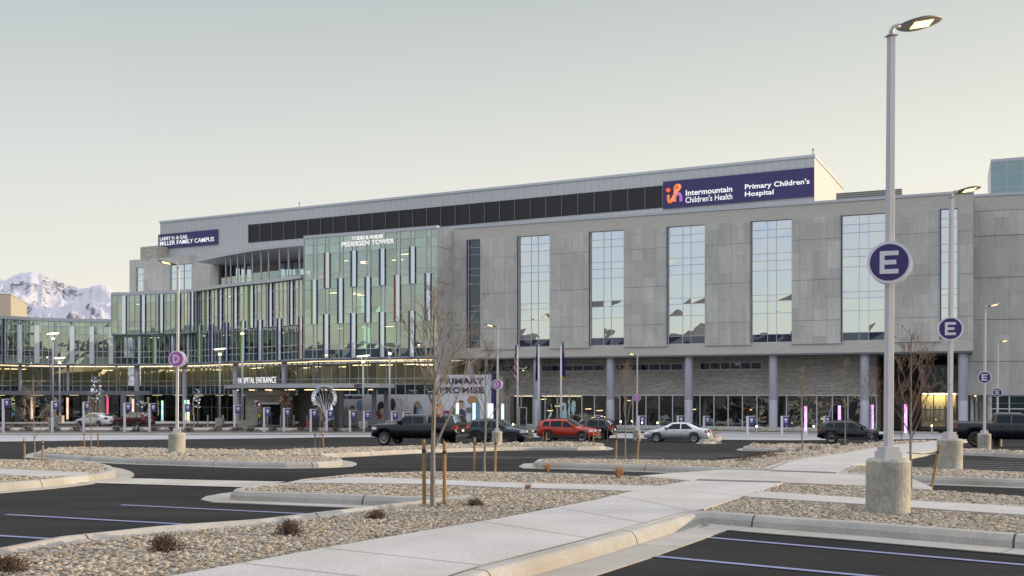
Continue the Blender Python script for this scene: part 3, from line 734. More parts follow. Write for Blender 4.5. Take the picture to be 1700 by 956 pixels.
G_store = glass("storefront_glass", (.50,.52,.48), .24, (.80,.86,.84), wav=.030, wscale=.7)

BLD = empty("hospital_building", (17.8, 112, -2.2)); tag(BLD, "long grey stone and green glass hospital with navy name signs, behind the parking lot", "hospital")
PB = empty("_", (0,0,0)); COL.objects.unlink(PB); bpy.data.objects.remove(PB)
BLD.location = (17.8, 112, -2.2)
def part(mb, name, m, parent=None, smooth=False):
    o = mb.build(name, m, smooth=smooth); p = parent or BLD
    o.parent = p
    if p == BLD: o.matrix_parent_inverse = Matrix.Translation((-17.8, -112, 2.2))
    return o

d0 = Vector((.921,-.39)).normalized(); P0 = Vector((16.73,105.3))
F = Wall([P0-d0*25.57, P0+d0*28.0])
zb, zs, zt_, zp = F.z_at(1120,589.5), F.z_at(1010,573.5), F.z_at(1008,383), F.z_at(1120,350.5)
# stone body of the long wing
mb = MB()
F.box(mb, 0, F.L, -1.0, 0, zb, zs)                      # base band
part(mb, "stone_base_band", M_stoneband)
mb = MB(); F.box(mb, 0, F.L, -1.0, 0, zt_, zp-.25); part(mb, "stone_parapet", M_stoneband)
mb = MB(); F.box(mb, -.1, F.L+.06, -1.1, .06, zp-.25, zp); part(mb, "coping", M_cap)
wins = [(777,798,'d'),(861,913,'m'),(980,1036,'m'),(1109,1170.5,'m'),(1248,1315,'m'),(1398,1471,'m'),(1562,1590,'m')]  # dark reflection in the narrow 'd' window is put into its glass colour
edges = [0.0]
for a, b, _ in wins: edges += [F.s_at(a), F.s_at(b)]
edges.append(F.L)
for i in range(0, len(edges), 2):
    mb = MB(); F.box(mb, edges[i], edges[i+1], -1.0, .02 if i in (0, len(edges)-2) else .12, zs-.22 if 0 < i < len(edges)-2 else zs, zt_)
    part(mb, "stone_pier", M_stonew)
# dark storey joints on the piers
for k in range(3):
    z = zs+.1+(k+.0)*3.95+ (3.75 if True else 0) - 3.7 + 1.9
    for i in range(0, len(edges), 2):
        mb = MB(); F.box(mb, edges[i]+.01, edges[i+1]-.01, .0, .126 if 0 < i < len(edges)-2 else .026, z, z+.035); part(mb, "panel_joint", M_grey)
for (a, b, kd) in wins:
    s0, s1 = F.s_at(a), F.s_at(b); w_ = s1-s0
    fr = MB(); gl = MB(); t = .05
    F.box(fr, s0, s1, -.30, -.10, zs, zs+t); F.box(fr, s0, s1, -.30, -.10, zt_-t, zt_)
    F.box(fr, s0, s0+t, -.30, -.10, zs, zt_); F.box(fr, s1-t, s1, -.30, -.10, zs, zt_)
    hs = [.067,.24,.34,.39,.59,.67,.73,.86,.925]
    for h in hs: z = zs+(zt_-zs)*h; F.box(fr, s0+t, s1-t, -.24, -.15, z-.02, z+.02)
    for v in ([.39,.61] if w_ > 3 else []): F.box(fr, s0+w_*v-.022, s0+w_*v+.022, -.245, -.145, zs, zt_)
    cols = [0,.39,.61,1] if w_ > 3 else [0,1]; rows = [0]+hs+[1]
    rnd = random.Random(int(a))
    for i in range(len(cols)-1):
        for j in range(len(rows)-1):
            q = [rnd.uniform(-.011,.011) for _ in range(4)]; A, B = s0+w_*cols[i], s0+w_*cols[i+1]; Z0, Z1 = zs+(zt_-zs)*rows[j], zs+(zt_-zs)*rows[j+1]
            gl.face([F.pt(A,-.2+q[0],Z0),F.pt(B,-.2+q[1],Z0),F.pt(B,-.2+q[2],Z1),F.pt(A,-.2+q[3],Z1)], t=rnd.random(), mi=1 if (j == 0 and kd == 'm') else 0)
    w = part(fr, "window", M_mull); part(gl, "pane", [G_mir if kd == 'm' else G_dark, G_reflrow], w)
    jb = MB(); F.box(jb, s0-.08, s0-.003, .12 if w_>3 else .02, .22, zs-.02, zt_); part(jb, "jamb", M_navy, w)
# body behind the stone and right-hand end wall
mb = MB(); F.box(mb, .2, F.L-.3, -26, -1.0, zb, zp-.7); part(mb, "roof", M_roof)
mb = MB(); F.box(mb, F.L-.6, F.L, -26, -1.02, zb, zp-.26); part(mb, "end_wall", M_stonew)
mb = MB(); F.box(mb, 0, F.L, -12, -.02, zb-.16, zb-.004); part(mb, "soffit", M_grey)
# round columns
for px in (776, 887.5, 1009.8, 1140.5, 1281.8, 1434.7, 1599):
    q = F.pt(F.s_at(px), -.75, 0); s_ = F.s_at(px)
    mb = MB(); mb.lathe([(.43,-2.25),(.43,1.0),(.425,1.01),(.425,1.04),(.43,1.05),(.43,zb-.16)], 28, (q.x,q.y,0)); part(mb, "column", M_greyl, smooth=True)
# recessed brick wall with ribbon windows, storefront below
FB = Wall([P0-d0*25.57-Vector((-.39,-.921)).normalized()*3.4, P0+d0*28.0-Vector((-.39,-.921)).normalized()*3.4])
zh = 1.55; z_sf0 = -1.75
sR = FB.s_at(1455); sL = FB.s_at(760)
mb = MB(); FB.box(mb, sL, sR, -.6, 0, zh, zb-.17)
FB.box(mb, sR-.4, sR+.01, -9, -.61, -2.2, zb-.17); part(mb, "brick_wall", M_brick)
for a, b, y0, y1 in ((793,882,617.3,606.3),(899,1004.5,616.2,606.0),(1021.5,1134,615.2,603.8),(1162,1264.5,613.6,601.3)):
    s0, s1 = FB.s_at(a), FB.s_at(b); z0 = FB.z_at((a+b)/2, y0); z1 = FB.z_at((a+b)/2, y1); fr = MB(); gl = MB(); n_ = 6 if b-a > 95 else 5
    for q in (z0, z1-.06): FB.box(fr, s0, s1, .01, .10, q, q+.06)
    for i in range(n_+1): x = s0+(s1-s0-.06)*i/n_; FB.box(fr, x, x+.06, .011, .099, z0+.06, z1-.06)
    gl.face([FB.pt(s0,.04,z0),FB.pt(s1,.04,z0),FB.pt(s1,.04,z1),FB.pt(s0,.04,z1)])
    w = part(fr, "ribbon_window", M_whitef); part(gl, "pane", G_store if False else G_dark, w)
# storefront bays between the columns
cs = [FB.s_at(p) for p in (846,885,1008,1139,1281,1434,1455)]
for k in range(len(cs)-1):
    s0, s1 = cs[k], cs[k+1]; fr = MB(); gl = MB(); n_ = max(1, round((s1-s0)/1.42)); t = .045
    for i in range(n_+1 if k == len(cs)-2 else n_): x = s0+(s1-s0)*i/n_; FB.box(fr, x-t, x+t, -.10, .06, z_sf0, zh)
    FB.box(fr, s0, s1, -.09, .05, zh-.10, zh+.0); FB.box(fr, s0, s1, -.12, .10, -2.2, z_sf0)
    rnd = random.Random(k)
    for i in range(n_):
        A, B = s0+(s1-s0)*i/n_, s0+(s1-s0)*(i+1)/n_; q = [rnd.uniform(-.03,.03) for _ in range(4)]
        gl.face([FB.pt(A,-.05+q[0],z_sf0),FB.pt(B,-.05+q[1],z_sf0),FB.pt(B,-.05+q[2],zh),FB.pt(A,-.05+q[3],zh)], t=rnd.random())
    w = part(fr, "storefront_window", M_whitef); part(gl, "pane", G_store, w)
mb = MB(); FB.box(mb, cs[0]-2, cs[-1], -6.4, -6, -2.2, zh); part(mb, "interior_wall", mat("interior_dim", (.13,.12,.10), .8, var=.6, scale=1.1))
mb = MB(); FB.box(mb, cs[0]-2, cs[-1], -6, -.61, zh-.02, zh+.1); part(mb, "ceiling", M_slab)
mb = MB(); FB.box(mb, cs[0]-2, cs[-1], -6, -.2, -2.19, -2.0); part(mb, "interior_floor", M_slab)
for s0, s1 in ((FB.s_at(850),FB.s_at(882)), (FB.s_at(896),FB.s_at(960))):
    mb = MB(); FB.box(mb, s0, s1, -1.0, -.75, zh-.2, zh-.12); part(mb, "strip_light", M_warm)
rnd = random.Random(8)
M_dot = mat("lamp_glow", (1,.8,.5), .5, emit=(1,.75,.4), es=3.5)
for i in range(10):
    s_ = rnd.uniform(cs[0], cs[-1]-1); mb = MB(); FB.box(mb, s_, s_+rnd.uniform(.15,.5), -4.5, -4.3, rnd.uniform(-1.2,1.0), rnd.uniform(1.05,1.2)); 
    mb = MB(); z = rnd.uniform(-1.3,1.1); FB.box(mb, s_, s_+rnd.uniform(.1,.4), -rnd.uniform(3,5)-.1, -3, z, z+.08); part(mb, "interior_lamp", M_dot)
s0, s1 = FB.s_at(822), FB.s_at(844)
mb = MB(); FB.box(mb, s0, s1, .61, 1.4, -2.2, FB.z_at(830,625)); part(mb, "stone_pier", M_stonew)
mb = MB(); FB.box(mb, s1+.01, FB.s_at(846), .0, .6, -2.2, zh); part(mb, "stone_pier", M_stonew)
# glazed door
mb = MB(); gs = MB(); s0, s1 = FB.s_at(862.5), FB.s_at(875.5)
for x in (s0, s1-.09): FB.box(mb, x, x+.09, .07, .16, -2.19, .15)
FB.box(mb, s0+.09, s1-.09, .07, .15, .05, .15); FB.box(mb, s0+.09, s1-.09, .07, .15, -2.19, -2.05)
gs.face([FB.pt(s0,.1,-2.1),FB.pt(s1,.1,-2.1),FB.pt(s1,.1,.1),FB.pt(s0,.1,.1)])
dr = part(mb, "door", M_whitef); part(gs, "pane", G_store, dr)
hb = MB(); FB.box(hb, s1-.2, s1-.16, .16, .22, -1.3, -.8); part(hb, "handle", M_mull, dr)
# deep drive-through recess at the right end with a lit glazed lobby
FD = Wall([P0-d0*25.57-Vector((-.39,-.921)).normalized()*11, P0+d0*40-Vector((-.39,-.921)).normalized()*11])
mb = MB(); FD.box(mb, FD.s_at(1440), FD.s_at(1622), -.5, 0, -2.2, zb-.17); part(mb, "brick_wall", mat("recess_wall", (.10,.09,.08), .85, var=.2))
s0, s1 = FD.s_at(1529), FD.s_at(1592)
mb = MB(); FD.box(mb, s0, s1, .02, .1, -1.7, 1.6); lw = part(mb, "lobby_wall", mat("lobby_wall", (.75,.60,.38), .7, var=.15, scale=.6))
mb = MB()
for i in range(9): x = s0+(s1-s0-.1)*i/8; FD.box(mb, x, x+.1, .15, .3, -1.0, .4)
part(mb, "screen", M_grey)
fr = MB(); gl = MB()
for i in range(4): x = s0+(s1-s0-.1)*i/3; FD.box(fr, x, x+.1, 2.0, 2.15, -1.9, 4.6)
for z in (-1.9,-.0,1.7,3.2,4.5): FD.box(fr, s0, s1, 2.01, 2.13, z, z+.09)
gl.face([FD.pt(s0,2.05,-1.9),FD.pt(s1,2.05,-1.9),FD.pt(s1,2.05,1.7),FD.pt(s0,2.05,1.7)])
gl2 = MB(); gl2.face([FD.pt(s0,2.05,1.7),FD.pt(s1,2.05,1.7),FD.pt(s1,2.05,4.6),FD.pt(s0,2.05,4.6)])
w = part(fr, "lobby_window", M_grey); part(gl, "pane", G_clear, w); part(gl2, "pane", G_spand, w)
mb = MB(); FD.box(mb, s0+.2, s1-.2, .5, .9, 1.62, 1.7); part(mb, "strip_light", mat("lobby_light", (1,.9,.7), .5, emit=(1.0,.80,.48), es=14.0))
mb = MB(); FD.box(mb, s0, s1, 0.12, 2.0, 1.72, 1.8); FD.box(mb, s0, s1, .12, 2.0, -2.0, -1.9); part(mb, "lobby_slab", M_slab)

# right-hand block
dR = Vector((.951,-.308)).normalized(); R0 = U(1600,97.2); FR = Wall([R0, R0+dR*34])
zr1 = FR.z_at(1640,321.5); zr0 = FR.z_at(1640,656)
mb = MB(); FR.box(mb, 0, FR.L, -12, 0, zr0, zr1-.25); part(mb, "stone_block", M_stonew)
for k in range(5):
    z = zr1-4.0-k*3.95; mb = MB(); FR.box(mb, 0, FR.L, .0, .012, z, z+.06); part(mb, "panel_joint", M_grey)
mb = MB(); FR.box(mb, -.05, FR.L, -12, .08, zr1-.25, zr1); part(mb, "coping", M_cap)
mb = MB(); FR.box(mb, 0, FR.L, -12, .03, zr1-1.6, zr1-.26); part(mb, "stone_parapet", M_stoneband)
s0 = FR.s_at(1646); fr = MB(); gl = MB()
for i in range(14): x = s0+i*1.55; FR.box(fr, x-.05, x+.05, -.35, -.15, -2.2, zr0)
for z in (-2.1, .2, zr0-.1): FR.box(fr, s0, FR.L, -.34, -.16, z, z+.09)
gl.face([FR.pt(s0,-.25,-2.2),FR.pt(FR.L,-.25,-2.2),FR.pt(FR.L,-.25,zr0),FR.pt(s0,-.25,zr0)])
w = part(fr, "storefront_window", M_whitef); part(gl, "pane", G_spand, w)
mb = MB(); FR.box(mb, 0, s0-.05, -12, -7, -2.2, zr0); part(mb, "passage_wall", mat("passage_wall", (.30,.25,.19), .8, var=.2))
mb = MB(); FR.box(mb, s0-.3, s0-.06, -7, -.1, -2.2, zr0); part(mb, "passage_side", M_stonew)
for i in range(4):
    q = FR.pt(.9+i*.55, -1.5-i*1.2, 0); mb = MB(); mb.lathe([(.16,-2.2),(.16,zr0)], 12, (q.x,q.y,0)); part(mb, "passage_post", M_whitef)
for i in range(3):
    mb = MB(); FR.box(mb, 1.3, s0-1.2, -2.5-i*1.6, -2.3-i*1.6, zr0-.12, zr0-.04); part(mb, "strip_light", M_warm)
# louvred plant screen
FL = Wall([U(1388,110), U(1388,110)+d0*6.6]); za, zc = FL.z_at(1400,333), FL.z_at(1400,320)
mb = MB(); FL.box(mb, 0, FL.L, -5, 0, za-1.2, zc); part(mb, "plant_screen", M_louvg)

# ------------------------------------------------------------------ penthouse
dH = Vector((.894,-.449)).normalized(); HR = U(1352,114); HW = Wall([HR-dH*98.5, HR])
ztop = 28.3; nH = Vector((dH.y,-dH.x))
mb = MB(); HW.box(mb, 0, HW.L, -20, 0, 14.0, ztop-.3); part(mb, "penthouse", M_pent)
mb = MB(); HW.box(mb, -.1, HW.L+.1, -20.1, .1, ztop-.3, ztop); part(mb, "coping", M_cap)
s0, s1 = HW.s_at(413), HW.s_at(1101)
z0, z1 = HW.z_at(600,387.0), HW.z_at(600,355.5)
mb = MB(); HW.box(mb, s0, s1, .01, .06, z0, z1); lv = part(mb, "louvre_band", M_louv)
k = int((s1-s0)/2.12)
for i in range(k+1): x = s0+(s1-s0-.08)*i/k; mb = MB(); HW.box(mb, x, x+.08, .061, .16, z0-.02, z1+.02); part(mb, "divider", M_grey, lv)
for px in (490, 1347):
    q = HW.pt(HW.s_at(px), -1, ztop); mb = MB(); mb.tube([q, q+Vector((0,0,.9))], .05, 6); mb.box(q.x-.07,q.x+.07,q.y-.07,q.y+.07,q.z+.7,q.z+.9); part(mb, "roof_sensor", M_grey)
def sign_panel(wall, a, b, ztl, zbl, off=.12):
    s0, s1 = wall.s_at(a), wall.s_at(b); mb = MB(); wall.box(mb, s0, s1, off-.1, off+.08, zbl, ztl); return part(mb, "sign_panel", M_navys), s0, s1
def put_text(wall, txt, a, b, z0, z1, off, m, parent, bold=.02, depth=.04, name="lettering"):
    s0, s1 = wall.s_at(a), wall.s_at(b); p = wall.pt(s0, off, z0); q = wall.pt(s1, off, z0); e = q-p
    o = text_mesh(name, txt, m, None, p, e, e.length, z1-z0, depth, bold)
    o.parent = parent
    if parent == BLD: o.matrix_parent_inverse = Matrix.Translation((-17.8,-112,2.2))
    return o
zT, zB = HW.z_at(1227,290.2), HW.z_at(1227,336.3)
sp_, s0, s1 = sign_panel(HW, 1101.5, 1352, zT, zB)
def zHW(px, py): return HW.z_at(px, py)
put_text(HW, "Intermountain", 1139.5, 1216.5, zHW(1139.5,325.5), zHW(1139.5,316.3), .2, M_letter, sp_, .018)
put_text(HW, "Children's Health", 1139, 1216.5, zHW(1139,337.6), zHW(1139,327.6), .2, M_letter, sp_, .004)
put_text(HW, "Primary Children's", 1237.5, 1344.5, zHW(1237.5,317.6), zHW(1237.5,306.3), .2, M_letter, sp_, .018)
put_text(HW, "Hospital", 1237.5, 1285, zHW(1237.5,329.3), zHW(1237.5,319), .2, M_letter, sp_, .018)
# the looping emblem
def emblem():
    def q(rx, ry):    # coordinates of the enlarged photograph 6.07x, corner (1080,280)
        px, py = 1080+rx/6.071, 280+ry/6.071; s_ = HW.s_at(px); return s_, HW.z_at(px, py)
    def bez(pts, n=40):
        pts = [Vector(p) for p in pts]; out = []
        for i in range(len(pts)-1):
            p0 = pts[max(i-1,0)]; p1 = pts[i]; p2 = pts[i+1]; p3 = pts[min(i+2,len(pts)-1)]
            for j in range(8):
                t = j/8; out.append(.5*((2*p1)+(p2-p0)*t+(2*p0-5*p1+4*p2-p3)*t*t+(3*p1-p0-3*p2+p3)*t*t*t))
        out.append(pts[-1]); return out
    main = bez([q(188,268),q(188,322),q(196,338),q(216,334),q(236,300),q(266,240),q(296,205),q(302,185),q(290,172),q(272,174),q(256,192),q(254,240),q(252,300),q(252,338)])
    arch = bez([q(252,338),q(254,300),q(264,272),q(288,258),q(306,266),q(314,290),q(315,335)])
    def cm(nm, c): return mat(nm, c, .4, emit=c, es=.35)
    cols = [cm("emblem_orange",(.80,.20,.05)), cm("emblem_peach",(.86,.36,.18)), cm("emblem_coral",(.75,.22,.16)), cm("emblem_violet",(.42,.16,.55))]
    mb = MB()
    for k, (pl_, w) in enumerate(((main,.50),(arch,.48))):
        N = len(pl_)
        for i in range(N-1):
            f = i/(N-1); mi = (0 if f < .25 else 1 if f < .6 else 0) if k == 0 else (2 if f < .45 else 3)
            a, b = HW.pt(pl_[i].x,.26+k*.06,pl_[i].y), HW.pt(pl_[i+1].x,.26+k*.06,pl_[i+1].y)
            mb.tube([a, b], w*.38, 10, mi=mi)
    part(mb, "emblem", cols, sp_, smooth=False); mb = MB()
    s_, z_ = q(188,222); c = HW.pt(s_, .26, z_)
    for i in range(6): mb.tube([c+Vector((0,0,0))-Vector((nH.x,nH.y,0))*.0, c+Vector((nH.x,nH.y,0))*.2], .25, 18, mi=0)
    part(mb, "emblem_dot", cols, sp_, smooth=False)
emblem()
sp2, _, _ = sign_panel(HW, 264.2, 362.5, HW.z_at(312,385.5), HW.z_at(312,409.6))
put_text(HW, "LARRY H. & GAIL", 267.3, 313.5, HW.z_at(267.3,400), HW.z_at(267.3,394.2), .2, M_letter, sp2, .006)
put_text(HW, "MILLER FAMILY CAMPUS", 267.3, 357, HW.z_at(267.3,408.4), HW.z_at(267.3,401.3), .2, M_letter, sp2, .006)
mb = MB(); q0 = U(233,157); BX = Wall([q0, q0+dH*3.6]); BX.box(mb, 0, 3.5, -8, 0, 18, BX.z_at(240,409.5)); part(mb, "brick_stair_tower", M_brick)

# ------------------------------------------------------------------ terrace block behind the curved glass
dB = Vector((1.941,-1)).normalized(); B0 = U(215,150); BW = Wall([B0, B0+dB*33.5])
zBt = 21.2
def wall_with_windows(wall, s0, s1, z0, z1, holes, m, name, th=.5):
    mb = MB(); xs_ = sorted({s0, s1, *[h[0] for h in holes], *[h[1] for h in holes]})
    for a, b in zip(xs_, xs_[1:]):
        hh = [h for h in holes if h[0] <= a and h[1] >= b]
        if not hh: wall.box(mb, a, b, -th, 0, z0, z1)
        else:
            h = hh[0]
            if h[2] > z0: wall.box(mb, a, b, -th, 0, z0, h[2])
            if h[3] < z1: wall.box(mb, a, b, -th, 0, h[3], z1)
    return part(mb, name, m)
h1 = (BW.s_at(225.6), BW.s_at(238), BW.z_at(232,484), BW.z_at(232,444)); h2 = (BW.s_at(282), BW.s_at(318), BW.z_at(300,481), BW.z_at(300,438.5))
sE = BW.s_at(363); h3 = (sE, BW.L, 13.5, 19.58)
wall_with_windows(BW, 0, BW.L, 13.5, zBt, [h1, h2, h3], M_stonew, "stone_block")
mb = MB(); BW.box(mb, -.05, BW.L, -14, -.51, 13.5, zBt-.4); part(mb, "roof", M_stonew) if False else None
mb = MB(); BW.box(mb, 0, BW.L, -14, -.51, 20.2, zBt-.3); part(mb, "roof", M_roof)
mb = MB(); BW.box(mb, 0, .4, -14, -.51, 13.5, 20.2); part(mb, "end_wall", M_stonew)
for h in (h1, h2):
    fr = MB(); gl = MB()
    gl.face([BW.pt(h[0],-.2,h[2]),BW.pt(h[1],-.2,h[2]),BW.pt(h[1],-.2,h[3]),BW.pt(h[0],-.2,h[3])])
    for k in (.0,.45,.72,1.0): z = h[2]+(h[3]-h[2]-.06)*k; BW.box(fr, h[0], h[1], -.25, -.12, z, z+.06)
    for k in ((0,1) if h is h1 else (0,.35,.62,1)): x = h[0]+(h[1]-h[0]-.06)*k; BW.box(fr, x, x+.06, -.251, -.119, h[2], h[3])
    w = part(fr, "window", M_mull); part(gl, "pane", G_mir, w)
# loggia behind posts
mb = MB(); BW.box(mb, sE-1, BW.L, -2.2, -1.8, 13.5, 19.58); part(mb, "loggia_wall", M_stonew)
for a, b in ((366,404),(450,503)):
    A, B = BW.s_at(a), BW.s_at(b); gl = MB(); gl.face([BW.pt(A,-1.72,14),BW.pt(B,-1.72,14),BW.pt(B,-1.72,19.5),BW.pt(A,-1.72,19.5)])
    fr = MB(); k = round((B-A)/1.1)
    for i in range(k+1): x = A+(B-A)*i/k; BW.box(fr, x-.05, x+.05, -1.71, -1.6, 14, 19.5)
    for z in (16.2, 17.6, 19.4): BW.box(fr, A, B, -1.705, -1.62, z, z+.08)
    w = part(fr, "window", M_grey); part(gl, "pane", G_mir, w)
CE = Wall([U(325,139.6), U(372,133.6), U(420,128.7), U(462,126), U(506,124.0)])
mb = MB()
N = 24
for i in range(N):
    a, b = CE.L*i/N, CE.L*(i+1)/N; p, q = CE.pt(a,0,0), CE.pt(b,0,0)
    def back(v):
        r_ = v-Vector((*BW.p[0],0)); s_ = Vector((r_.x,r_.y)).dot(dB); return BW.pt(min(max(s_+.0,0),BW.L), .02 if s_ < sE else -1.8, 0)
    u_, v_ = back(p), back(q)
    mb.hexa([(p.x,p.y,19.6),(q.x,q.y,19.6),(v_.x,v_.y,19.6),(u_.x,u_.y,19.6),(p.x,p.y,19.95),(q.x,q.y,19.95),(v_.x,v_.y,19.95),(u_.x,u_.y,19.95)])
part(mb, "roof_canopy", mat("canopy_light", (.50,.51,.54), .5))
for px in (369.5,377.7,389,401,413.5,428.5,441,459,474.5,492.5,503):
    s_ = CE.s_at(px); q = CE.pt(s_, -.5, 0); mb = MB(); mb.box(q.x-.05,q.x+.05,q.y-.2,q.y+.2,15.3,19.6); part(mb, "loggia_post", M_mull)
mb = MB(); CE.box(mb, CE.s_at(363), CE.L, -.42, -.40, 15.4, 16.9, step=2); part(mb, "glass_railing", glass("railing_glass",(.92,.96,.94),.04,(.9,.95,.95)))

# ------------------------------------------------------------------ curtain walls
def uniq(v, lo, hi, d=.12):
    out = [lo]
    for x in sorted(v):
        if x-out[-1] > d and hi-x > d: out.append(x)
    return out+[hi]
def curtain(wall, s0, s1, verts, levels, off=0.0, seed=1, mats=(G_vis, G_span, G_visd, G_spand), name="curtain_wall", mull=M_mull, mw=.035, blinds=.45, dark=None):
    """levels: list of (z, kind of the row above it)"""
    rnd = random.Random(seed); fr = MB(); gl = MB(); bl = MB(); V = uniq(verts, s0, s1)
    zs_ = [l_[0] for l_ in levels]
    for i in range(len(V)):
        wall.box(fr, V[i]-mw, V[i]+mw, off-.10, off+.07, zs_[0], zs_[-1])
    for z, _ in levels:
        wall.box(fr, s0+mw, s1-mw, off-.09, off+.055, z-.035, z+.035, step=1.5)
    for i in range(len(V)-1):
        dk = dark((V[i]+V[i+1])/2) if dark else 0
        for j in range(len(levels)-1):
            z0, z1, kd = zs_[j], zs_[j+1], levels[j][1]
            q = [rnd.uniform(-.005,.005) for _ in range(4)]
            mi = {'v':0,'s':1,'d':2,'k':3}[kd]
            if dk and kd == 'v': mi = 2
            if dk and kd == 's': mi = 3
            A, B = V[i], V[i+1]
            gl.face([wall.pt(A,off+q[0],z0),wall.pt(B,off+q[1],z0),wall.pt(B,off+q[2],z1),wall.pt(A,off+q[3],z1)], t=rnd.random(), mi=mi)
            if kd == 'v' and rnd.random() < blinds and z1-z0 > 1:
                h = rnd.choice((.25,.5,.8,1.0)); bl.face([wall.pt(A,off-.22,z1-(z1-z0)*h),wall.pt(B,off-.22,z1-(z1-z0)*h),wall.pt(B,off-.22,z1),wall.pt(A,off-.22,z1)])
    c = part(gl, name, list(mats)); part(fr, "mullions", mull, c)
    if bl.f: part(bl, "roller_blinds", M_blind, c)
    return c
def fin(wall, px, z0, z1, color, w=.52, off=.0, side=True):
    s_ = wall.s_at(px); mb = MB(); wall.box(mb, s_-w/2, s_+w/2, off+.075, off+.16, z0, z1)
    p = part(mb, "fin_panel", M_white)
    if color:
        mb = MB(); wall.box(mb, s_-w/2-.13, s_-w/2-.002, off+.0, off+.30, z0, z1); part(mb, "fin", color, p)
    if side:
        mb = MB(); wall.box(mb, s_+w/2+.002, s_+w/2+.075, off+.0, off+.13, z0, z1); part(mb, "fin", M_navy if color != M_rust else M_grey, p)
    return s_-w/2, s_+w/2
TW = Wall([U(505,119.6), U(725.5,112.2)])
LV = [(5.74,'k'),(6.77,'v'),(7.38,'v'),(9.72,'s'),(10.8,'v'),(11.54,'v'),(13.8,'s'),(14.9,'v'),(15.57,'v'),(17.89,'s'),(18.94,'s'),(19.74,'s')]
ve = []
for px, c in ((544.4,M_rust),(588.7,M_navy),(636,M_navy),(686,M_navy)): ve += fin(TW, px, 13.85, 17.95, c)
for px, c in ((523,M_green),(566.5,M_navy),(612,M_navy),(661,M_rust),(711.8,M_navy)): ve += fin(TW, px, 9.72, 14.9, c)
for px, c in ((501.7+5,None),(543,M_navy),(588,M_navy),(635.6,M_navy),(685,M_navy)):
    if px > 510: ve += fin(TW, px, 5.76, 10.85, c)
curtain(TW, 0, TW.L, ve, LV, seed=5, dark=lambda s: 0)
mb = MB(); TW.box(mb, -.05, TW.L+.05, -1, .08, 19.76, 20.10); part(mb, "coping", M_cap)
LW = Wall([U(188,142),U(215,141.8),U(250,141),U(280,139.9),U(310,138.5),U(345,135),U(380,131),U(415,128.3),U(450,126),U(480,123.4),U(505,121.0)])
ve = []
for px, c in ((208.9,None),(242,M_navy),(272.7,M_navy),(301,M_green),(325.8,M_navy),(346.3,M_green),(367.7,M_navy),(392.5,M_navy),(419,M_green),(450.7,M_navy),(485.4,M_navy)):
    up = .45 if px < 380 else .0
    ve += fin(LW, px, 9.9, 15.2, c, .5, off=.45 if px < 330 else 0)
x = 0
while x < LW.L: ve.append(x); x += .86
sm = LW.s_at(330)
LU = [(9.9,'s'),(10.9,'v'),(11.7,'v'),(14.2,'s'),(15.25,'s')]
curtain(LW, 0, sm, [v for v in ve if v < sm], LU, off=.45, seed=11, blinds=.5)
curtain(LW, sm, LW.L, [v for v in ve if v > sm], LU, seed=12)
mb = MB(); LW.box(mb, 0, sm, -.4, .5, 9.72, 9.88, step=1.5); LW.box(mb, sm-.1, sm, -.1, .5, 9.9, 15.2); part(mb, "ledge", M_grey)
mb = MB(); LW.box(mb, 0, LW.L, -.8, .55, 15.27, 15.65, step=1.2); part(mb, "coping", M_cap)
mb = MB(); LW.box(mb, -.1, 0, -8, .5, 9.7, 15.6); part(mb, "end_wall", M_cap)
ve = []
for px, c in ((232,None),(258.5,M_green),(287,M_navy),(313,M_navy),(333,M_green),(354,M_navy),(377.7,M_navy),(405,M_green),(433,M_navy),(465.5,M_navy),(501,M_rust)):
    ve += fin(LW, px, 5.76, 10.8 if px > 330 else 9.6, c, .34 if px < 390 else .5, off=0.0, side=px > 320)
x = .3
while x < LW.L: ve.append(x); x += .86
curtain(LW, 0, LW.L, ve, [(5.74,'k'),(6.67,'d'),(7.46,'d'),(9.72,'k')], seed=13, blinds=.0)
WW = Wall([U(-420,96),U(-330,108),U(-200,120),U(-120,127),U(-60,131.2),U(0,135),U(50,138.5),U(100,140.6),U(145,141.6),U(188,142.1)])
ve = []
for px in (32,61,120,153,185): ve += fin(WW, px, 5.76, 10.9, None, .62, side=px in (32,120,153))
for px in (7,): ve += fin(WW, px, 5.76, 11.6, M_navy, .2)
s93 = WW.s_at(92.7); mb = MB(); WW.box(mb, s93-.16, s93+.16, .05, .3, 5.74, 11.6); part(mb, "pilaster", M_cap)
x = 0
while x < WW.L: ve.append(x); x += .78
curtain(WW, 0, WW.L, ve, [(5.74,'s'),(6.7,'v'),(7.5,'v'),(9.9,'s'),(10.9,'s'),(11.55,'s')], seed=21, blinds=.35)
mb = MB(); WW.box(mb, 0, WW.L+.2, -.8, .15, 11.57, 12.0, step=1.2); part(mb, "coping", M_cap)
mb = MB(); WW.box(mb, 0, WW.L, -14, -.2, 11.2, 11.5, step=2); part(mb, "roof", M_roof)
mb = MB(); LW.box(mb, 0, LW.L, -8, -.2, 15.0, 15.26, step=2); part(mb, "roof", M_roof)
mb = MB(); TW.box(mb, 0, TW.L, -8, -.2, 17.95, 19.7); part(mb, "roof", M_roof)
# concrete return wall right of the tower
q0 = TW.p[-1]; RT = Wall([q0+Vector((.02,.0)), F.p[0]+Vector((0.05,-.1))])
mb = MB(); RT.box(mb, .05, RT.L, -.5, .0, -2.2, 19.98); part(mb, "return_wall", M_stonew)
for z in (5.9, 9.9, 13.9, 17.8):
    mb = MB(); RT.box(mb, .05, RT.L, .0, .012, z, z+.04); part(mb, "panel_joint", M_grey)
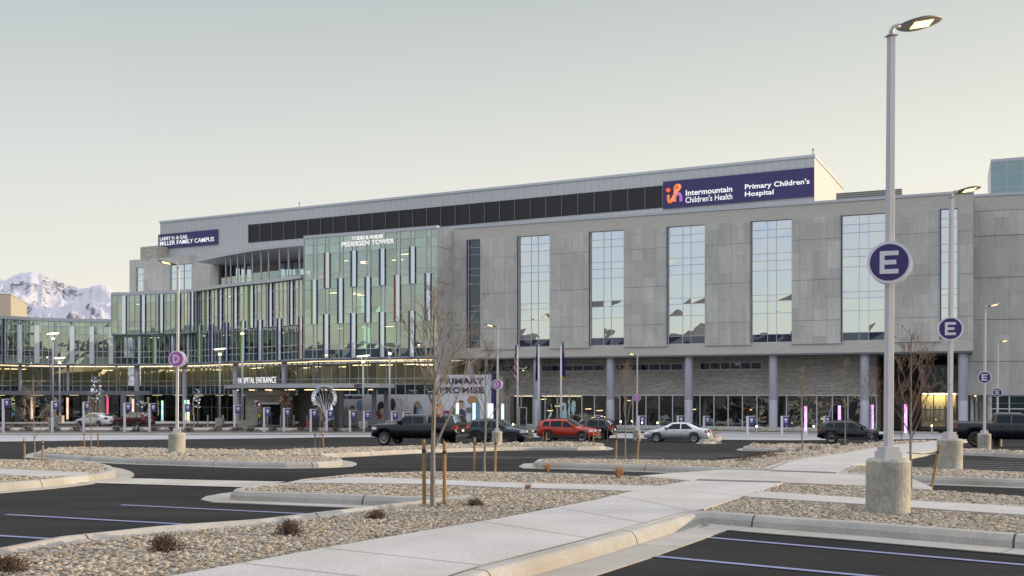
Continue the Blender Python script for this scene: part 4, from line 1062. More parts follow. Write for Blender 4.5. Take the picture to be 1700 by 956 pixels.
# floors, back walls, ceiling lights
rnd = random.Random(77)
def interior(wall, z0, z1, depth, lights, m=M_wallin, lm=M_warm, zl=None, off=0.0):
    mb = MB(); wall.box(mb, 0, wall.L, off-depth, off-.3, z0-.35, z0, step=2.5); part(mb, "floor_slab", M_slab)
    mb = MB(); wall.box(mb, 0, wall.L, off-depth-.3, off-depth, z0, z1, step=2.5); part(mb, "interior_wall", m)
    for i in range(int(wall.L/7)):
        s_ = rnd.uniform(.5, wall.L-.5); mb = MB(); wall.box(mb, s_, s_+.15, off-depth, off-rnd.uniform(1.5,4), z0+.01, z1-.4); part(mb, "partition", m)
    for i in range(lights):
        s_ = rnd.uniform(.5, wall.L-2.5); o_ = rnd.uniform(-depth+.5,-1.2)+off
        mb = MB(); wall.box(mb, s_, s_+1.5, o_, o_+.14, z1-.5, z1-.44); part(mb, "ceiling_light", lm)
for z0, z1 in ((5.95,9.9),(10.1,14.0),(14.2,17.95)): interior(TW, z0, z1, 7.0, 5)
for z0, z1 in ((5.95,9.9),(10.1,15.0)): interior(LW, z0, z1, 6.5, 8, M_wallin2)
interior(WW, 5.95, 11.2, 6.5, 7)
# stair ribbon with green light in the tower
mb = MB(); TW.box(mb, TW.s_at(556), TW.s_at(590), -5.6, -5.5, 6.6, 13.2)
part(mb, "stair_screen", mat("stair_green", (.3,.75,.5), .6, emit=(.35,.9,.6), es=.55))
for z in (6.2,10.3):
    p, q = TW.pt(TW.s_at(577),-3.5,z), TW.pt(TW.s_at(612),-3.5,z+3.8); mb = MB(); n2 = Vector((0,0,.5)); e = Vector(((q-p).y,-(q-p).x,0)).normalized()*1.2
    mb.hexa([p,q,q-e,p-e,p+n2,q+n2,q-e+n2,p-e+n2]); part(mb, "stair_flight", M_slab)
ctr = TW.pt(TW.s_at(588.5), -3, 17.0)
for r_, z in ((1.0,16.9),(.6,17.35)):
    mb = MB(); mb.lathe([(r_-.12,0),(r_,0),(r_,.1),(r_-.12,.1),(r_-.12,0)], 24, (ctr.x,ctr.y,z)); part(mb, "ring_lamp", mat("pink_glow", (1,.6,.5), .5, emit=(1,.45,.38), es=4))
# level below the soffit: recessed clear glazing, warm strip of light, spandrel, ground-floor glazing
def lower(wall, seed, s_lo=0, s_hi=None, mural=None, pitch=1.25, lights=10):
    s_hi = s_hi or wall.L; vs_ = []; x = s_lo
    while x < s_hi: vs_.append(x); x += pitch
    curtain(wall, s_lo, s_hi, vs_, [(1.55,'k'),(2.75,'v'),(3.4,'v'),(5.5,'v')][:3]+[(5.5,'v')], off=-2.0, seed=seed, mats=(G_clear, G_spand, G_clear, G_spand), blinds=.0, mull=M_mull)
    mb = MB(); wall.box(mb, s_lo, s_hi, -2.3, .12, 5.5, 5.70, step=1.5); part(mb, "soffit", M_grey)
    L_ = s_hi-s_lo; k = int(L_/2.6)
    for i in range(k):
        a = s_lo+L_*i/k; mb = MB(); wall.box(mb, a+.08, a+L_/k-.08, -1.35, -1.15, 5.44, 5.495); part(mb, "soffit_light", M_warm2)
    interior(wall, 2.4, 5.5, 6.5, lights, M_wallin, M_warm, off=-2.1)
lower(TW, 31); lower(LW, 32, pitch=1.12); lower(WW, 33, pitch=1.12)
def ground_glass(wall, s0, s1, seed, pitch=1.9):
    vs_ = []; x = s0
    while x < s1: vs_.append(x); x += pitch
    curtain(wall, s0, s1, vs_, [(-2.2,'d'),(-.2,'d'),(1.5,'k')], off=-3.0, seed=seed, mats=(G_clear, G_spand, G_visd, G_spand), blinds=0, mull=M_grey, mw=.05)
ground_glass(WW, 0, WW.L, 41); ground_glass(LW, 0, LW.s_at(405), 42)
for wl_, e_ in ((WW, WW.L), (LW, LW.s_at(405))):
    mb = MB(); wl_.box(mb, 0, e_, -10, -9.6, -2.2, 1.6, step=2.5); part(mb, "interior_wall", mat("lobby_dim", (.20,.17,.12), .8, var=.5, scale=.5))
    mb = MB(); wl_.box(mb, 0, e_, -9.6, -1.6, 1.5, 1.56, step=2.5); part(mb, "ceiling", M_grey)
    k = int(e_/3.2)
    for i in range(k):
        s_ = e_*i/k; mb = MB(); wl_.box(mb, s_, s_+1.6, -4.0, -3.8, 1.40, 1.46); part(mb, "ceiling_light", M_warm2)
for px, wl_ in ((111.5,WW),(221,LW),(299,LW),(382,LW),(40,WW),(462,LW)):
    q = wl_.pt(wl_.s_at(px), -.9, 0); r_ = .36 if px > 200 else .2
    mb = MB(); mb.lathe([(r_,-2.2),(r_,5.52)], 20, (q.x,q.y,0)); part(mb, "column", M_greyl, smooth=True)
# dark flat canopy along the left wing
def slab(pxs, z0, z1, name, m):
    P = ccw([U(x,y) for x,y in pxs]); mb = MB(); n_ = len(P)
    mb.face([(p.x,p.y,z1) for p in P]); mb.face([(p.x,p.y,z0) for p in P[::-1]])
    for i in range(n_): a, b = P[i], P[(i+1)%n_]; mb.face([(a.x,a.y,z0),(b.x,b.y,z0),(b.x,b.y,z1),(a.x,a.y,z1)], [((a-P[0]).length,z0),((b-P[0]).length,z0),((b-P[0]).length,z1),((a-P[0]).length,z1)])
    return part(mb, name, m)
slab([(-330,100),(-60,123),(0,126.5),(110,130.5),(190,132.5),(249,133.5),(232,141.5),(110,143.5),(0,137.5),(-60,133),(-330,110)], 1.5, 2.02, "entrance_canopy", M_grey)
for px in (13, 30, 170, 205): 
    q = U(px, 131); mb = MB(); mb.box(q.x-.3,q.x+.3,q.y-.2,q.y+.2,-2.2,1.5); part(mb, "pier", M_grey)
# main entrance canopy
cf = [(372,122),(392,116.5),(420,111.5),(448,108.4),(476,106.4),(515,105.0),(551,104.2),(580,104.0),(603,104.3),(630,105.4),(654,107.5)]
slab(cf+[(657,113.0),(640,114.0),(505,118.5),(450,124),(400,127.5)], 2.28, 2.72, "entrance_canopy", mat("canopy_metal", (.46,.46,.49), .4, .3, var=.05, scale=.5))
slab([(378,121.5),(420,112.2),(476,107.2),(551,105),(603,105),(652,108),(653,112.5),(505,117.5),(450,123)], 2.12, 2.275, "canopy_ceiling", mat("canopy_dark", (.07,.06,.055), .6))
CF = Wall([U(x,y) for x, y in cf])
for i in range(26):
    s_ = CF.L*(.06+.88*i/26); o_ = -1.3-(i*37%5)*.9; mb = MB(); CF.box(mb, s_, s_+.9, o_, o_+.22, 2.05, 2.115); part(mb, "canopy_light", M_warm2)
mb = MB(); CF.box(mb, CF.s_at(384), CF.s_at(470), -.3, -.15, 2.73, 2.80, step=1.0); rail = part(mb, "letter_rail", M_grey)
chars = "HOSPITAL ENTRANCE"; a0, a1 = CF.s_at(395.5), CF.s_at(459)
put_text(CF, "HOSPITAL ENTRANCE", 395.5, 459, 2.80, 3.46, 0.0, mat("letter_lit", (.9,.9,.9), .5, emit=(1,1,1), es=.35), rail, .0)
put_text(CF, "2250", 588, 600.5, 2.36, 2.66, .06, M_lettern, BLD, .05)
put_text(TW, "TODD & ANDIE", 585.5, 637.5, TW.z_at(585.5,399.6), TW.z_at(585.5,393.2), .15, M_letter, BLD, .01, .12)
put_text(TW, "PEDERSEN TOWER", 569.3, 656, TW.z_at(569.3,410.6), TW.z_at(569.3,402.6), .15, M_letter, BLD, .01, .12)
for px, Y in ((400,119),(566.5,109.5),(621,108),(641,109)):
    q = U(px, Y); mb = MB(); mb.box(q.x-.22,q.x+.22,q.y-.22,q.y+.22,-2.2,2.28); part(mb, "canopy_post", M_grey)
# tan brick porch block under the canopy
EB = Wall([U(407,119), U(468,114.5)])
hole = (EB.s_at(434), EB.s_at(466), -1.9, .75)
wall_with_windows(EB, 0, EB.L, -2.2, 1.55, [hole], M_brickt, "porch_wall", 1.5)
mb = MB(); EB.box(mb, -.1, EB.L+.1, -1.6, .15, 1.56, 2.1); part(mb, "lintel", M_cap)
mb = MB(); EB.box(mb, hole[0], hole[1], -1.2, -1.1, -2.2, .75); part(mb, "pane", G_dark)
mb = MB(); EB.box(mb, hole[0]+.2, hole[1]-.1, .02, .2, .45, .72); part(mb, "strip_light", M_whitef)
mb = MB(); EB.box(mb, EB.L, EB.L+7, -2.5, -2.3, -2.2, 2.2); part(mb, "vestibule_wall", M_grey)
# mural wall under the tower and the white block at its right
M_mur = seam_mat("mural_white", (.60,.58,.62), 1.45, .02, .5, 0, .8)
MW = Wall([TW.pt(TW.s_at(540),-1.4,0).xy, TW.pt(TW.L,-1.4,0).xy])
mb = MB(); MW.box(mb, 0, MW.L, -.4, 0, -2.2, 1.55); mu = part(mb, "mural_wall", M_mur)
PW = Wall([TW.p[-1]+Vector((.05,-.35)), TW.p[-1]+Vector((.05,-.35))+d0*6.75])
zP = PW.z_at(770,622)
mb = MB(); PW.box(mb, 0, PW.L-.25, -1.2, 0, -2.2, zP); mp_ = part(mb, "mural_block", M_mur)
mb = MB(); PW.box(mb, PW.L-.24, PW.L, -1.2, .02, -2.2, zP+.05); part(mb, "mural_end", M_navy)
mb = MB(); PW.box(mb, PW.L-.6, PW.L-.25, .0, .12, -2.2, zP+.02); part(mb, "mural_frame", M_cap)
put_text(PW, "PRIMARY", 731, 803.5, PW.z_at(731,637.5), PW.z_at(731,627.5), .03, M_lettern, mp_, .025, .05)
put_text(PW, "PROMISE", 731, 803.5, PW.z_at(731,652.5), PW.z_at(731,642.5), .03, M_lettern, mp_, .025, .05)
put_text(MW, "THE CHILD FIRST AND ALWAYS", 541, 605, MW.z_at(541,661.3), MW.z_at(541,656.8), .03, M_lettern, mu, .05, .05)
def blob(wall, px, py, rx, ry, m, parent, off=.02, a0=0, a1=360, sides=22, name="mural_shape"):
    mb = MB(); cs_, cz = wall.s_at(px), wall.z_at(px,py); Yc = wall.at(cs_)[0].y; k = Yc/1700
    pts = []
    for i in range(sides+1):
        a = R(a0+(a1-a0)*i/sides); pts.append(wall.pt(cs_+math.cos(a)*rx*k/.93, off, cz+math.sin(a)*ry*k))
    nrm = wall.at(cs_)[2]; e = Vector((nrm.x,nrm.y,0))*.012
    mb.face([p+e for p in pts[:-1]] if a1-a0 == 360 else [p+e for p in pts])
    o = mb.build(name, m); o.parent = parent; return o
sk = mat("print_skin", (.42,.26,.17), .6); hr = mat("print_hair", (.05,.035,.03), .6); mg = mat("print_magenta", (.30,.05,.14), .6); og = mat("print_ochre", (.36,.21,.09), .6)
bu = mat("print_blue", (.14,.29,.38), .6); la = mat("print_lilac", (.50,.46,.60), .6); gn = mat("print_green", (.13,.16,.08), .6); nv = mat("print_navy", (.06,.05,.10), .6); gw = mat("print_grey", (.45,.46,.48), .6); rd = mat("print_red", (.34,.06,.08), .6)
for a in ((766,681,9.5,17,la,.02),(752,682,4,8,gn,.03),(779,681,6,5,gn,.035),(766,687,8,8,nv,.045),(766,672,4.2,6.2,sk,.055),(789,684,8,26,bu,.03),(785,664,9,7,og,.045),(742,690,9,9,mg,.03)):
    blob(PW, a[0], a[1], a[2], a[3], a[4], mp_, a[5])
blob(PW, 766, 667.5, 4.4, 3.0, hr, mp_, .065, 0, 180)
blob(PW, 766, 674.5, 1.6, .8, mat("print_smile", (.8,.75,.7), .6), mp_, .075, 180, 360)
for a in ((554,681,7,12,gn,.02),(555,683,5,8,gw,.03),(554.5,675,3.6,5,hr,.04),(555,677.5,2.8,4,sk,.05),(562,690,6,5,rd,.03),
          (585,690,8,9,gw,.03),(585.5,679,4.2,5.8,hr,.035),(585.5,680.5,3.6,4.8,sk,.045),(598,672,6.5,8,bu,.02),(574,683,3,8,mat("print_tan",(.4,.33,.27),.6),.02),
          (633,677,6.5,11,hr,.02),(637,683,7,6,mat("print_cream",(.55,.45,.38),.6),.035),(629,688,7,7,rd,.03),(652,671,5,10,hr,.02),(693,682,7,16,hr,.02),(697,684,6,13,bu,.03),(693,672,3.4,4.6,sk,.045),(699,686,4,8,gw,.05)):
    blob(MW, a[0], a[1], a[2], a[3], a[4], mu, a[5])
rn = random.Random(4)
for i in range(22): blob(MW, rn.uniform(656,676), rn.uniform(660,690), .9, .9, rd, mu, .02, sides=8)
for px in (612,668):
    pass
# neighbour buildings
nb = empty("beige_building", (-90,176,-2.2)); tag(nb, "plain beige block behind the left glass wing, in front of the mountains", "building")
NBW = Wall([U(-120,176),U(18,180)]); mb = MB(); NBW.box(mb, 0, NBW.L, -20, 0, -2.2, NBW.z_at(10,488.5)); o = mb.build("wall", mat("beige_stucco", (.36,.335,.29), .9, var=.05, scale=.3)); o.parent = nb; o.matrix_parent_inverse = Matrix.Translation((90,-176,2.2))
mb = MB(); NBW.box(mb, -.1, NBW.L+.1, -20.1, .1, NBW.z_at(10,488.5), NBW.z_at(10,487.6)); o = mb.build("coping", M_cap); o.parent = nb; o.matrix_parent_inverse = Matrix.Translation((90,-176,2.2))
gt = empty("glass_building", (60,128,-2.2)); tag(gt, "green glass block rising behind the right end of the stone hospital wing", "building")
GW = Wall([U(1645,172),U(1645,172)+Vector((.921,-.39))*22]); zg = GW.z_at(1660,263.5)
fr = MB(); gl = MB(); GW.box(fr, 0, GW.L, -14, .05, zg-.5, zg)
for i in range(10): x = i*2.4; GW.box(fr, x-.05, x+.05, -.05, .06, 14, zg-.5)
for k in range(8): z = zg-.5-2.2*k; GW.box(fr, 0, GW.L, -.04, .05, z-.05, z+.05)
for i in range(9):
    for k in range(7):
        A, B = i*2.4, min(GW.L, (i+1)*2.4); z1 = zg-.5-2.2*k; gl.face([GW.pt(A,0,z1-2.2),GW.pt(B,0,z1-2.2),GW.pt(B,0,z1),GW.pt(A,0,z1)], t=rn.random())
Sd = MB(); GW.box(Sd, 0, .3, -14, -.06, -2.2, zg-.51)
for nm, m_, mm in (("frame",fr,M_mull),("glazing",gl,glass("pale_green_glass",(0,0,0),.42,(.55,.68,.66),solid=(.08,.13,.125),wav=.01)),("side_wall",Sd,M_whitef)):
    o = m_.build(nm, mm); o.parent = gt; o.matrix_parent_inverse = Matrix.Translation((-60,-128,2.2))
# ------------------------------------------------------------------ lamps of the parking lot
M_pole = mat("pole_paint", (.42,.42,.46), .45, .15, var=.05, scale=1.5)
M_head = mat("lamp_head", (.34,.34,.35), .45, .2)
M_led = mat("led", (1,.9,.6), .4, emit=(1.0,.74,.28), es=2.4)
M_signw = mat("sign_white", (.62,.60,.66), .45)
M_signn = mat("sign_dark_blue", (.035,.022,.12), .4)
M_signp = mat("sign_magenta", (.40,.10,.42), .4)
M_blk = mat("black_rubber", (.02,.02,.02), .6)
def E_letter(mb, c, ex, ez, n, h, d0_, d1_, ch):
    """letter strokes on a disc: c centre, h height"""
    def bx(x0,x1,z0,z1):
        P = [c+ex*x+ez*z+n*d for d in (d1_,d0_) for (x,z) in ((x0,z0),(x1,z0),(x1,z1),(x0,z1))]
        mb.hexa([P[0],P[1],P[5],P[4],P[3],P[2],P[6],P[7]])
    w = h*.78; t = h*.2
    if ch == 'E':
        bx(-w/2,-w/2+t,-h/2,h/2); bx(-w/2+t,w/2,h/2-t,h/2); bx(-w/2+t,w/2-.03,-t/2,t/2); bx(-w/2+t,w/2,-h/2,-h/2+t)
    else:
        bx(-w/2,-w/2+t,-h/2,h/2); N = 10
        for i in range(N):
            a, b = math.pi/2-math.pi*i/N, math.pi/2-math.pi*(i+1)/N
            def pp(a_, r0): return (-w/2+t+ (w-t)*r0*math.cos(a_), h/2*(r0 if r0 == 1 else (h/2-t)/(h/2))*math.sin(a_))
            o0, o1 = pp(a,1), pp(b,1); i0 = (-w/2+t+(w-2*t)*math.cos(a), (h/2-t)*math.sin(a)); i1 = (-w/2+t+(w-2*t)*math.cos(b), (h/2-t)*math.sin(b))
            P = [c+ex*x+ez*z+n*d for d in (d1_,d0_) for (x,z) in (i0,o0,o1,i1)]
            mb.hexa([P[0],P[1],P[2],P[3],P[4],P[5],P[6],P[7]])
def lot_lamp(px, py, label, sign=None, ang=0.0, signz=3.58, ytop=60, htop=6.86, sr=.30, face=-.05, double=False, r=.305, bh=.80):
    p = G(px, py, .10); t = empty("lot_lamp", p); kk = (py-ytop)/1700*p.y/6.86; t.scale = (kk,kk,kk); t.rotation_euler.y = R(.42); signz = (py-signz)/1700*p.y/kk; tag(t, label, "lamp post", "lamp posts of the parking lot")
    mb = MB(); mb.lathe([(0,-.25),(r,-.25),(r,bh-.04),(r-.03,bh),(0,bh)], 40); mb.build("concrete_base", M_base, t, smooth=False)
    mb = MB(); a = .135; mb.box(-a,a,-a,a,bh-.01,bh+.10); mb.box(-a*.82,a*.82,-a*.82,a*.82,bh+.10,bh+.17); mb.build("base_cover", M_pole, t).rotation_euler.z = R(12)
    mb = MB(); w = .054; H_ = htop
    c_ = [(w*.8,-w),(w,-w*.8),(w,w*.8),(w*.8,w),(-w*.8,w),(-w,w*.8),(-w,-w*.8),(-w*.8,-w)]; k = len(mb.v)
    for z, f in ((bh+.17,1.0),(H_,.86)): mb.v += [(x*f,y*f,z) for x,y in c_]
    for i in range(8): j = (i+1)%8; mb.f.append((i,j,8+j,8+i)); mb.t.append(0); mb.mi.append(0); mb.uv += [(0,0)]*4
    mb.f.append(tuple(range(8,16))); mb.t.append(0); mb.mi.append(0); mb.uv += [(0,0)]*8
    mb.box(-.07,.07,-.07,.07,H_-.0,H_+.012); mb.box(-.03,.03,.064,.075,2.0-.6,2.12-.6)
    mb.build("pole", M_pole, t).rotation_euler.z = R(12)
    ar = empty("_",(0,0,0)); bpy.data.objects.remove(ar)
    ca, sa = math.cos(ang), math.sin(ang)
    def rot(v): return (v[0]*ca-v[1]*sa, v[0]*sa+v[1]*ca, v[2])
    mb = MB(); mb.tube([rot(v) for v in ((0,0,H_-.02),(0,0,H_+.07),(.02,0,H_+.12),(.06,0,H_+.15),(.13,0,H_+.16))], .034, 10); mb.build("arm", M_head, t, smooth=True)
    # leaf shaped head
    N = 18; L0 = .10; Lh = .66; mb = MB(); rows = []
    for i in range(N+1):
        f = i/N; x = L0+Lh*f; wd = .175*math.sin(math.pi*min(1,(f*.93+.05)))**.6; zc = H_+.14+f*.13; rl = -.28*(1 if ca > 0 else -1); th = .045*math.sin(math.pi*(f*.85+.1))
        rows.append([rot((x,y*wd,zc+z*th+y*wd*rl)) for y, z in ((-1,0),(-.85,.45),(-.4,.95),(0,1.05),(.4,.95),(.85,.45),(1,0),(.9,-.28),(0,-.30),(-.9,-.28))])
    for i in range(N):
        for j in range(10): j2 = (j+1)%10; mb.face([rows[i][j],rows[i][j2],rows[i+1][j2],rows[i+1][j]])
    mb.face(rows[0]); mb.face(rows[-1][::-1]); hd = mb.build("head", M_head, t, smooth=True, weld=True)
    mb = MB(); P = [rot((x_, y_, H_+.14+(x_-L0)/Lh*.13+y_*rl+dz)) for dz in (-.022,.0) for x_, y_ in ((L0+.22,-.075),(L0+.50,-.075),(L0+.50,.075),(L0+.22,.075))]
    mb.hexa(P); mb.build("led_panel", M_led, hd)
    if sign:
        for k in (0, 1) if double else (0,):
            n = Vector((math.sin(face), -math.cos(face), 0)); ex = Vector((math.cos(face), math.sin(face), 0)); ez = Vector((0,0,1))
            off = .075 if k == 0 else -.115
            def disc(r_, d0_, d1_, m_, nm, par):
                mb = MB(); N = 40; c = Vector((0,0,signz)); A = [c+ex*r_*math.cos(2*math.pi*i/N)+ez*r_*math.sin(2*math.pi*i/N) for i in range(N)]
                mb.face([a+n*d1_ for a in A]); mb.face([a+n*d0_ for a in A[::-1]])
                for i in range(N): j = (i+1)%N; mb.face([A[i]+n*d0_,A[j]+n*d0_,A[j]+n*d1_,A[i]+n*d1_])
                return mb.build(nm, m_, par)
            s_ = disc(sr, off, off+.04, M_signw, "sign", t)
            if k == 0:
                disc(sr*.87, off+.0401, off+.044, M_signn if sign == 'E' else M_signp, "sign_face", s_)
                mb = MB(); E_letter(mb, Vector((0,0,signz)), ex, ez, n, sr*1.08, off+.0442, off+.05, sign); mb.build("letter", M_signw, s_)
    return t
lot_lamp(1474, 853.5, "nearest and tallest lamp post, with a dark blue E disc", 'E', .12, double=True, face=-.42, signz=437, ytop=60)
lot_lamp(1576.5, 781, "second nearest E lamp post, its base beside the leaning stake", 'E', .05, signz=546, ytop=328, face=-.45)
lot_lamp(1634, 747, "E lamp post in front of the open bed of the dark pickup", 'E', .05, signz=626.5, ytop=513, face=-.5)
lot_lamp(1655.5, 738.5, "farthest E lamp post, partly behind the dark pickup at the right", 'E', .02, signz=651.5, ytop=571, face=-.5)
lot_lamp(293.5, 754.5, "lamp post with a magenta D disc on the gravel island at the left", 'D', math.pi-.1, signz=596, ytop=445, double=True, face=-.08)
lot_lamp(825, 738.5, "lamp post with a magenta D disc between the tree and the dark grey crossover", 'D', math.pi-.05, signz=638, ytop=546, double=True, face=-.25)
lot_lamp(1057, 729.5, "slim lamp post with a small D disc, left of the silver sedan", 'D', math.pi-.1, signz=660, ytop=592, face=-.15)

# ------------------------------------------------------------------ promenade lamps with a cone and a tilted reflector disc
M_cone = mat("cone_lens", (.9,.85,.7), .3, emit=(1,.85,.55), es=2.2)
M_cup = mat("warm_bulb", (1,.9,.7), .4, emit=(1.0,.80,.42), es=14)
M_refl = mat("reflector", (.6,.6,.62), .3, .3)
def promenade_lamp(px, py, ytop, label, tilt=.16, w=.55):
    p = G(px, py, 0); hz = (py-ytop)/1700*p.y; t = empty("promenade_lamp", p); tag(t, label, "lamp post", "promenade lamps before the hospital")
    k = hz/6.0
    mb = MB(); mb.box(-.4,.4,-.4,.4,-.1,1.05); mb.build("concrete_base", M_base, t)
    mb = MB(); mb.tube([(0,0,1.05),(0,0,hz-.9)], [.12,.085], 12); mb.build("pole", M_pole, t, smooth=True)
    mb = MB(); mb.lathe([(.10,hz-.95),(.10,hz-.75),(.16,hz-.72),(.16,hz-.68)], 16); mb.build("collar", M_refl, t)
    mb = MB(); mb.lathe([(0,hz-.72),(.12,hz-.70),(.12,hz-.55),(.0,hz-.48)], 14); mb.build("bulb", M_cup, t, smooth=True)
    for a in range(4):
        an = a*math.pi/2+.6; mb = MB(); mb.tube([(.13*math.cos(an),.13*math.sin(an),hz-.7),(w*.8*math.cos(an),w*.8*math.sin(an),hz-.12+tilt*w*.8*math.cos(an))], .018, 5); mb.build("bracket", M_refl, t)
    mb = MB(); N = 24; A = [(w*1.15*math.cos(2*math.pi*i/N), w*1.15*math.sin(2*math.pi*i/N)) for i in range(N)]
    mb.face([(x,y,hz+.02+tilt*x) for x,y in A]); mb.face([(x,y,hz-.06+tilt*x) for x,y in A[::-1]])
    for i in range(N): j = (i+1)%N; mb.face([(A[i][0],A[i][1],hz-.06+tilt*A[i][0]),(A[j][0],A[j][1],hz-.06+tilt*A[j][0]),(A[j][0],A[j][1],hz+.02+tilt*A[j][0]),(A[i][0],A[i][1],hz+.02+tilt*A[i][0])])
    mb.build("reflector_disc", M_cone if label.find("glow") >= 0 else M_refl, t)
promenade_lamp(88, 708, 553.5, "tall promenade lamp with a glowing disc, leftmost of all, before the left glass wing", .12)
promenade_lamp(99, 704, 594, "short promenade lamp with a glowing disc, right beside the taller leftmost one", .1)
promenade_lamp(365, 710, 579, "promenade lamp with a glowing disc, left of the HOSPITAL ENTRANCE letters", .1)
promenade_lamp(402.5, 716, 544, "tall promenade lamp standing across the first letters of HOSPITAL ENTRANCE", -.22, .62)
promenade_lamp(603, 717, 590.5, "promenade lamp with a glowing disc, at the street number on the entrance canopy", .1)
promenade_lamp(647, 716.5, 577, "promenade lamp with a pale disc just left of the black pickup", -.22, .5)

# ------------------------------------------------------------------ bare trees
def grow(mb, p, d, L, r, lev, rnd, sway=.12, up=.25, twigs=None, kids=(4,6)):
    n = 4 if lev == 0 else 4; pts = [p]; rs = [r]; q = p.copy(); dd = d.copy(); N = 6 if lev < 2 else 3
    for i in range(N):
        dd = (dd+Vector((rnd.gauss(0,sway),rnd.gauss(0,sway),rnd.gauss(0,sway)+up*.25))).normalized(); q = q+dd*(L/N); pts.append(q.copy()); rs.append(r*(1-.80*(i+1)/N)+.0012)
    mb.tube(pts, rs, 6 if lev < 2 else 4 if lev < 3 else 3, cap=False)
    if lev >= 4 or L < .06: return
    for k in range(rnd.randint(*kids) if lev < 3 else rnd.randint(2,4)):
        f = rnd.uniform(.25,.97); i = min(N-1, int(f*N)); a = pts[i].lerp(pts[i+1], f*N-i); ax = dd.orthogonal().normalized(); ax.rotate(Matrix.Rotation(rnd.uniform(0,6.283),3,dd))
        nd = (dd*rnd.uniform(.75,1.1)+ax*rnd.uniform(.45,.8)).normalized(); grow(mb, a, nd, L*rnd.uniform(.35,.6)*(1.1-f*.4), max(.0014, rs[i]*.5), lev+1, rnd, sway, up, twigs, kids)
def tree(px, py, ytop, label, seed, width=.8, fork=.32, limbs=7, stakes=(), m=None, h=.10, thick=1.0, group="young bare trees", kids=(4,6), leafy=False):
    p = G(px, py, h); H_ = (py-ytop)/1700*p.y; t = empty("bare_tree", p); tag(t, label, "tree", group); rnd = random.Random(seed)
    r0 = .0115*H_*thick+.005; f = H_*fork
    mb = MB(); pts = [Vector((0,0,-.1))]; q = Vector((0,0,-.1)); rs = [r0*1.25]
    for i in range(10): q = q+Vector((rnd.gauss(0,.012)*H_*.3, rnd.gauss(0,.012)*H_*.3, (H_*.97+.1)/10)); pts.append(q.copy()); rs.append(r0*(1-.9*(i+1)/10)+.002)
    mb.tube(pts, rs, 10, cap=False); mb.build("trunk", M_bark, t, smooth=True)
    mb = MB()
    for k in range(limbs):
        fz = fork+(.9-fork)*(k/(limbs-1))**1.15; z = fz*H_; i = min(9, int((z+.1)/((H_*.97+.1)/10))); ff = (z+.1)/((H_*.97+.1)/10)-i; a = pts[i].lerp(pts[i+1], ff)
        an = k*2.4+rnd.uniform(-.4,.4); tilt = rnd.uniform(.38,.62)*width*(1.15-fz*.4); d = Vector((math.cos(an)*tilt, math.sin(an)*tilt, .8)).normalized()
        L = H_*(.60*(1-fz)+.04)*rnd.uniform(.8,1.15); grow(mb, a, d, L, rs[i]*.50, 1, rnd, .10, .3, kids=kids)
    br = mb.build("branches", m or M_twig, t, smooth=True)
    if leafy:
        mb = MB(); M_leaf = mat("dead_leaf", (.22,.09,.04), .8)
        for k in range(34): c = Vector((rnd.gauss(.06,.035),rnd.gauss(0,.05),H_*.43+rnd.gauss(0,.07))); a = Vector((rnd.gauss(0,1),rnd.gauss(0,1),rnd.gauss(0,1))).normalized()*.035; b = a.orthogonal().normalized()*.018; mb.face([c-a,c+b,c+a,c-b])
        mb.build("dead_leaves", M_leaf, t)
    return t
def stake(px0, py0, px1, py1, label, h=.1, strap=None, r=.026, lean=None):
    a = G(px0, py0, h); top = Vector((a.x, a.y, a.z)); hz = (py0-py1)/1700*a.y; dx = (px1-px0)/1700*a.y
    t = empty("tree_stake", a); tag(t, label, "stake", "wooden tree stakes")
    mb = MB(); mb.tube([(0,0,-.15),(dx,0,hz)], [r*1.1,r], 8); mb.tube([(dx,0,hz-.01),(dx,0,hz+.012)], [r*1.02,r*.7], 8); mb.build("post", M_wood, t)
    z = hz*.84; x = dx*.84; mb = MB(); mb.lathe([(r*1.15,z-.02),(r*1.25,z),(r*1.15,z+.03)], 8, (x,0,0))
    if strap:   # strap to the trunk, given as offset in plan
        mb.tube([(x,0,z),(x+(strap[0]-x)*.5,strap[1]*.5,z-.03),(strap[0],strap[1],z)], .007, 5)
    mb.build("strap", M_blk, t)
    return t
tree(720, 845, 462, "nearest bare tree, tall and many-branched, standing over the black pickup between two stakes", 5, width=.72, fork=.25, limbs=13, thick=.92, kids=(4,6), leafy=True)
stake(704.5, 843, 703.5, 731, "left stake of the nearest bare tree", strap=(.14,.0)); stake(738, 843, 738, 734, "right stake of the nearest bare tree", strap=(-.15,.0))
tree(804.5, 785, 556, "bare tree left of the D lamp post, before the dark grey crossover", 9, width=.7, fork=.34, limbs=10, thick=.62)
stake(787, 785, 788, 727, "left stake of the bare tree before the dark grey crossover", strap=(.2,0)); stake(821.5, 786, 823, 727, "right stake of the bare tree before the dark grey crossover", strap=(-.2,0))
tree(1039, 765, 598, "bare tree on the centre-right island, behind it the ribbon windows left of the silver sedan", 12, width=.6, fork=.36, limbs=9, thick=.5)
stake(1022, 764, 1023.5, 723, "left stake of the bare tree left of the silver sedan", strap=(.25,0)); stake(1057, 765.5, 1060.5, 723, "right stake of the bare tree left of the silver sedan", strap=(-.3,0))
tree(1512, 815, 546, "reddish bushy bare tree tied to a leaning stake between the two nearest E lamp posts", 21, width=.95, fork=.30, limbs=12, m=M_twigr, thick=.66)
stake(1543, 813, 1560, 739, "leaning stake of the reddish tree, between the two nearest E lamp bases", strap=(-.42,-.05), r=.024)
tree(1332, 751, 610, "bare tree left of the black crossover, its trunk pale against the parking lot", 31, width=.5, fork=.42, limbs=8, thick=.75)
tree(1403.5, 743, 600, "slender bare tree in front of the middle of the black crossover", 33, width=.4, fork=.4, limbs=7, thick=.6)
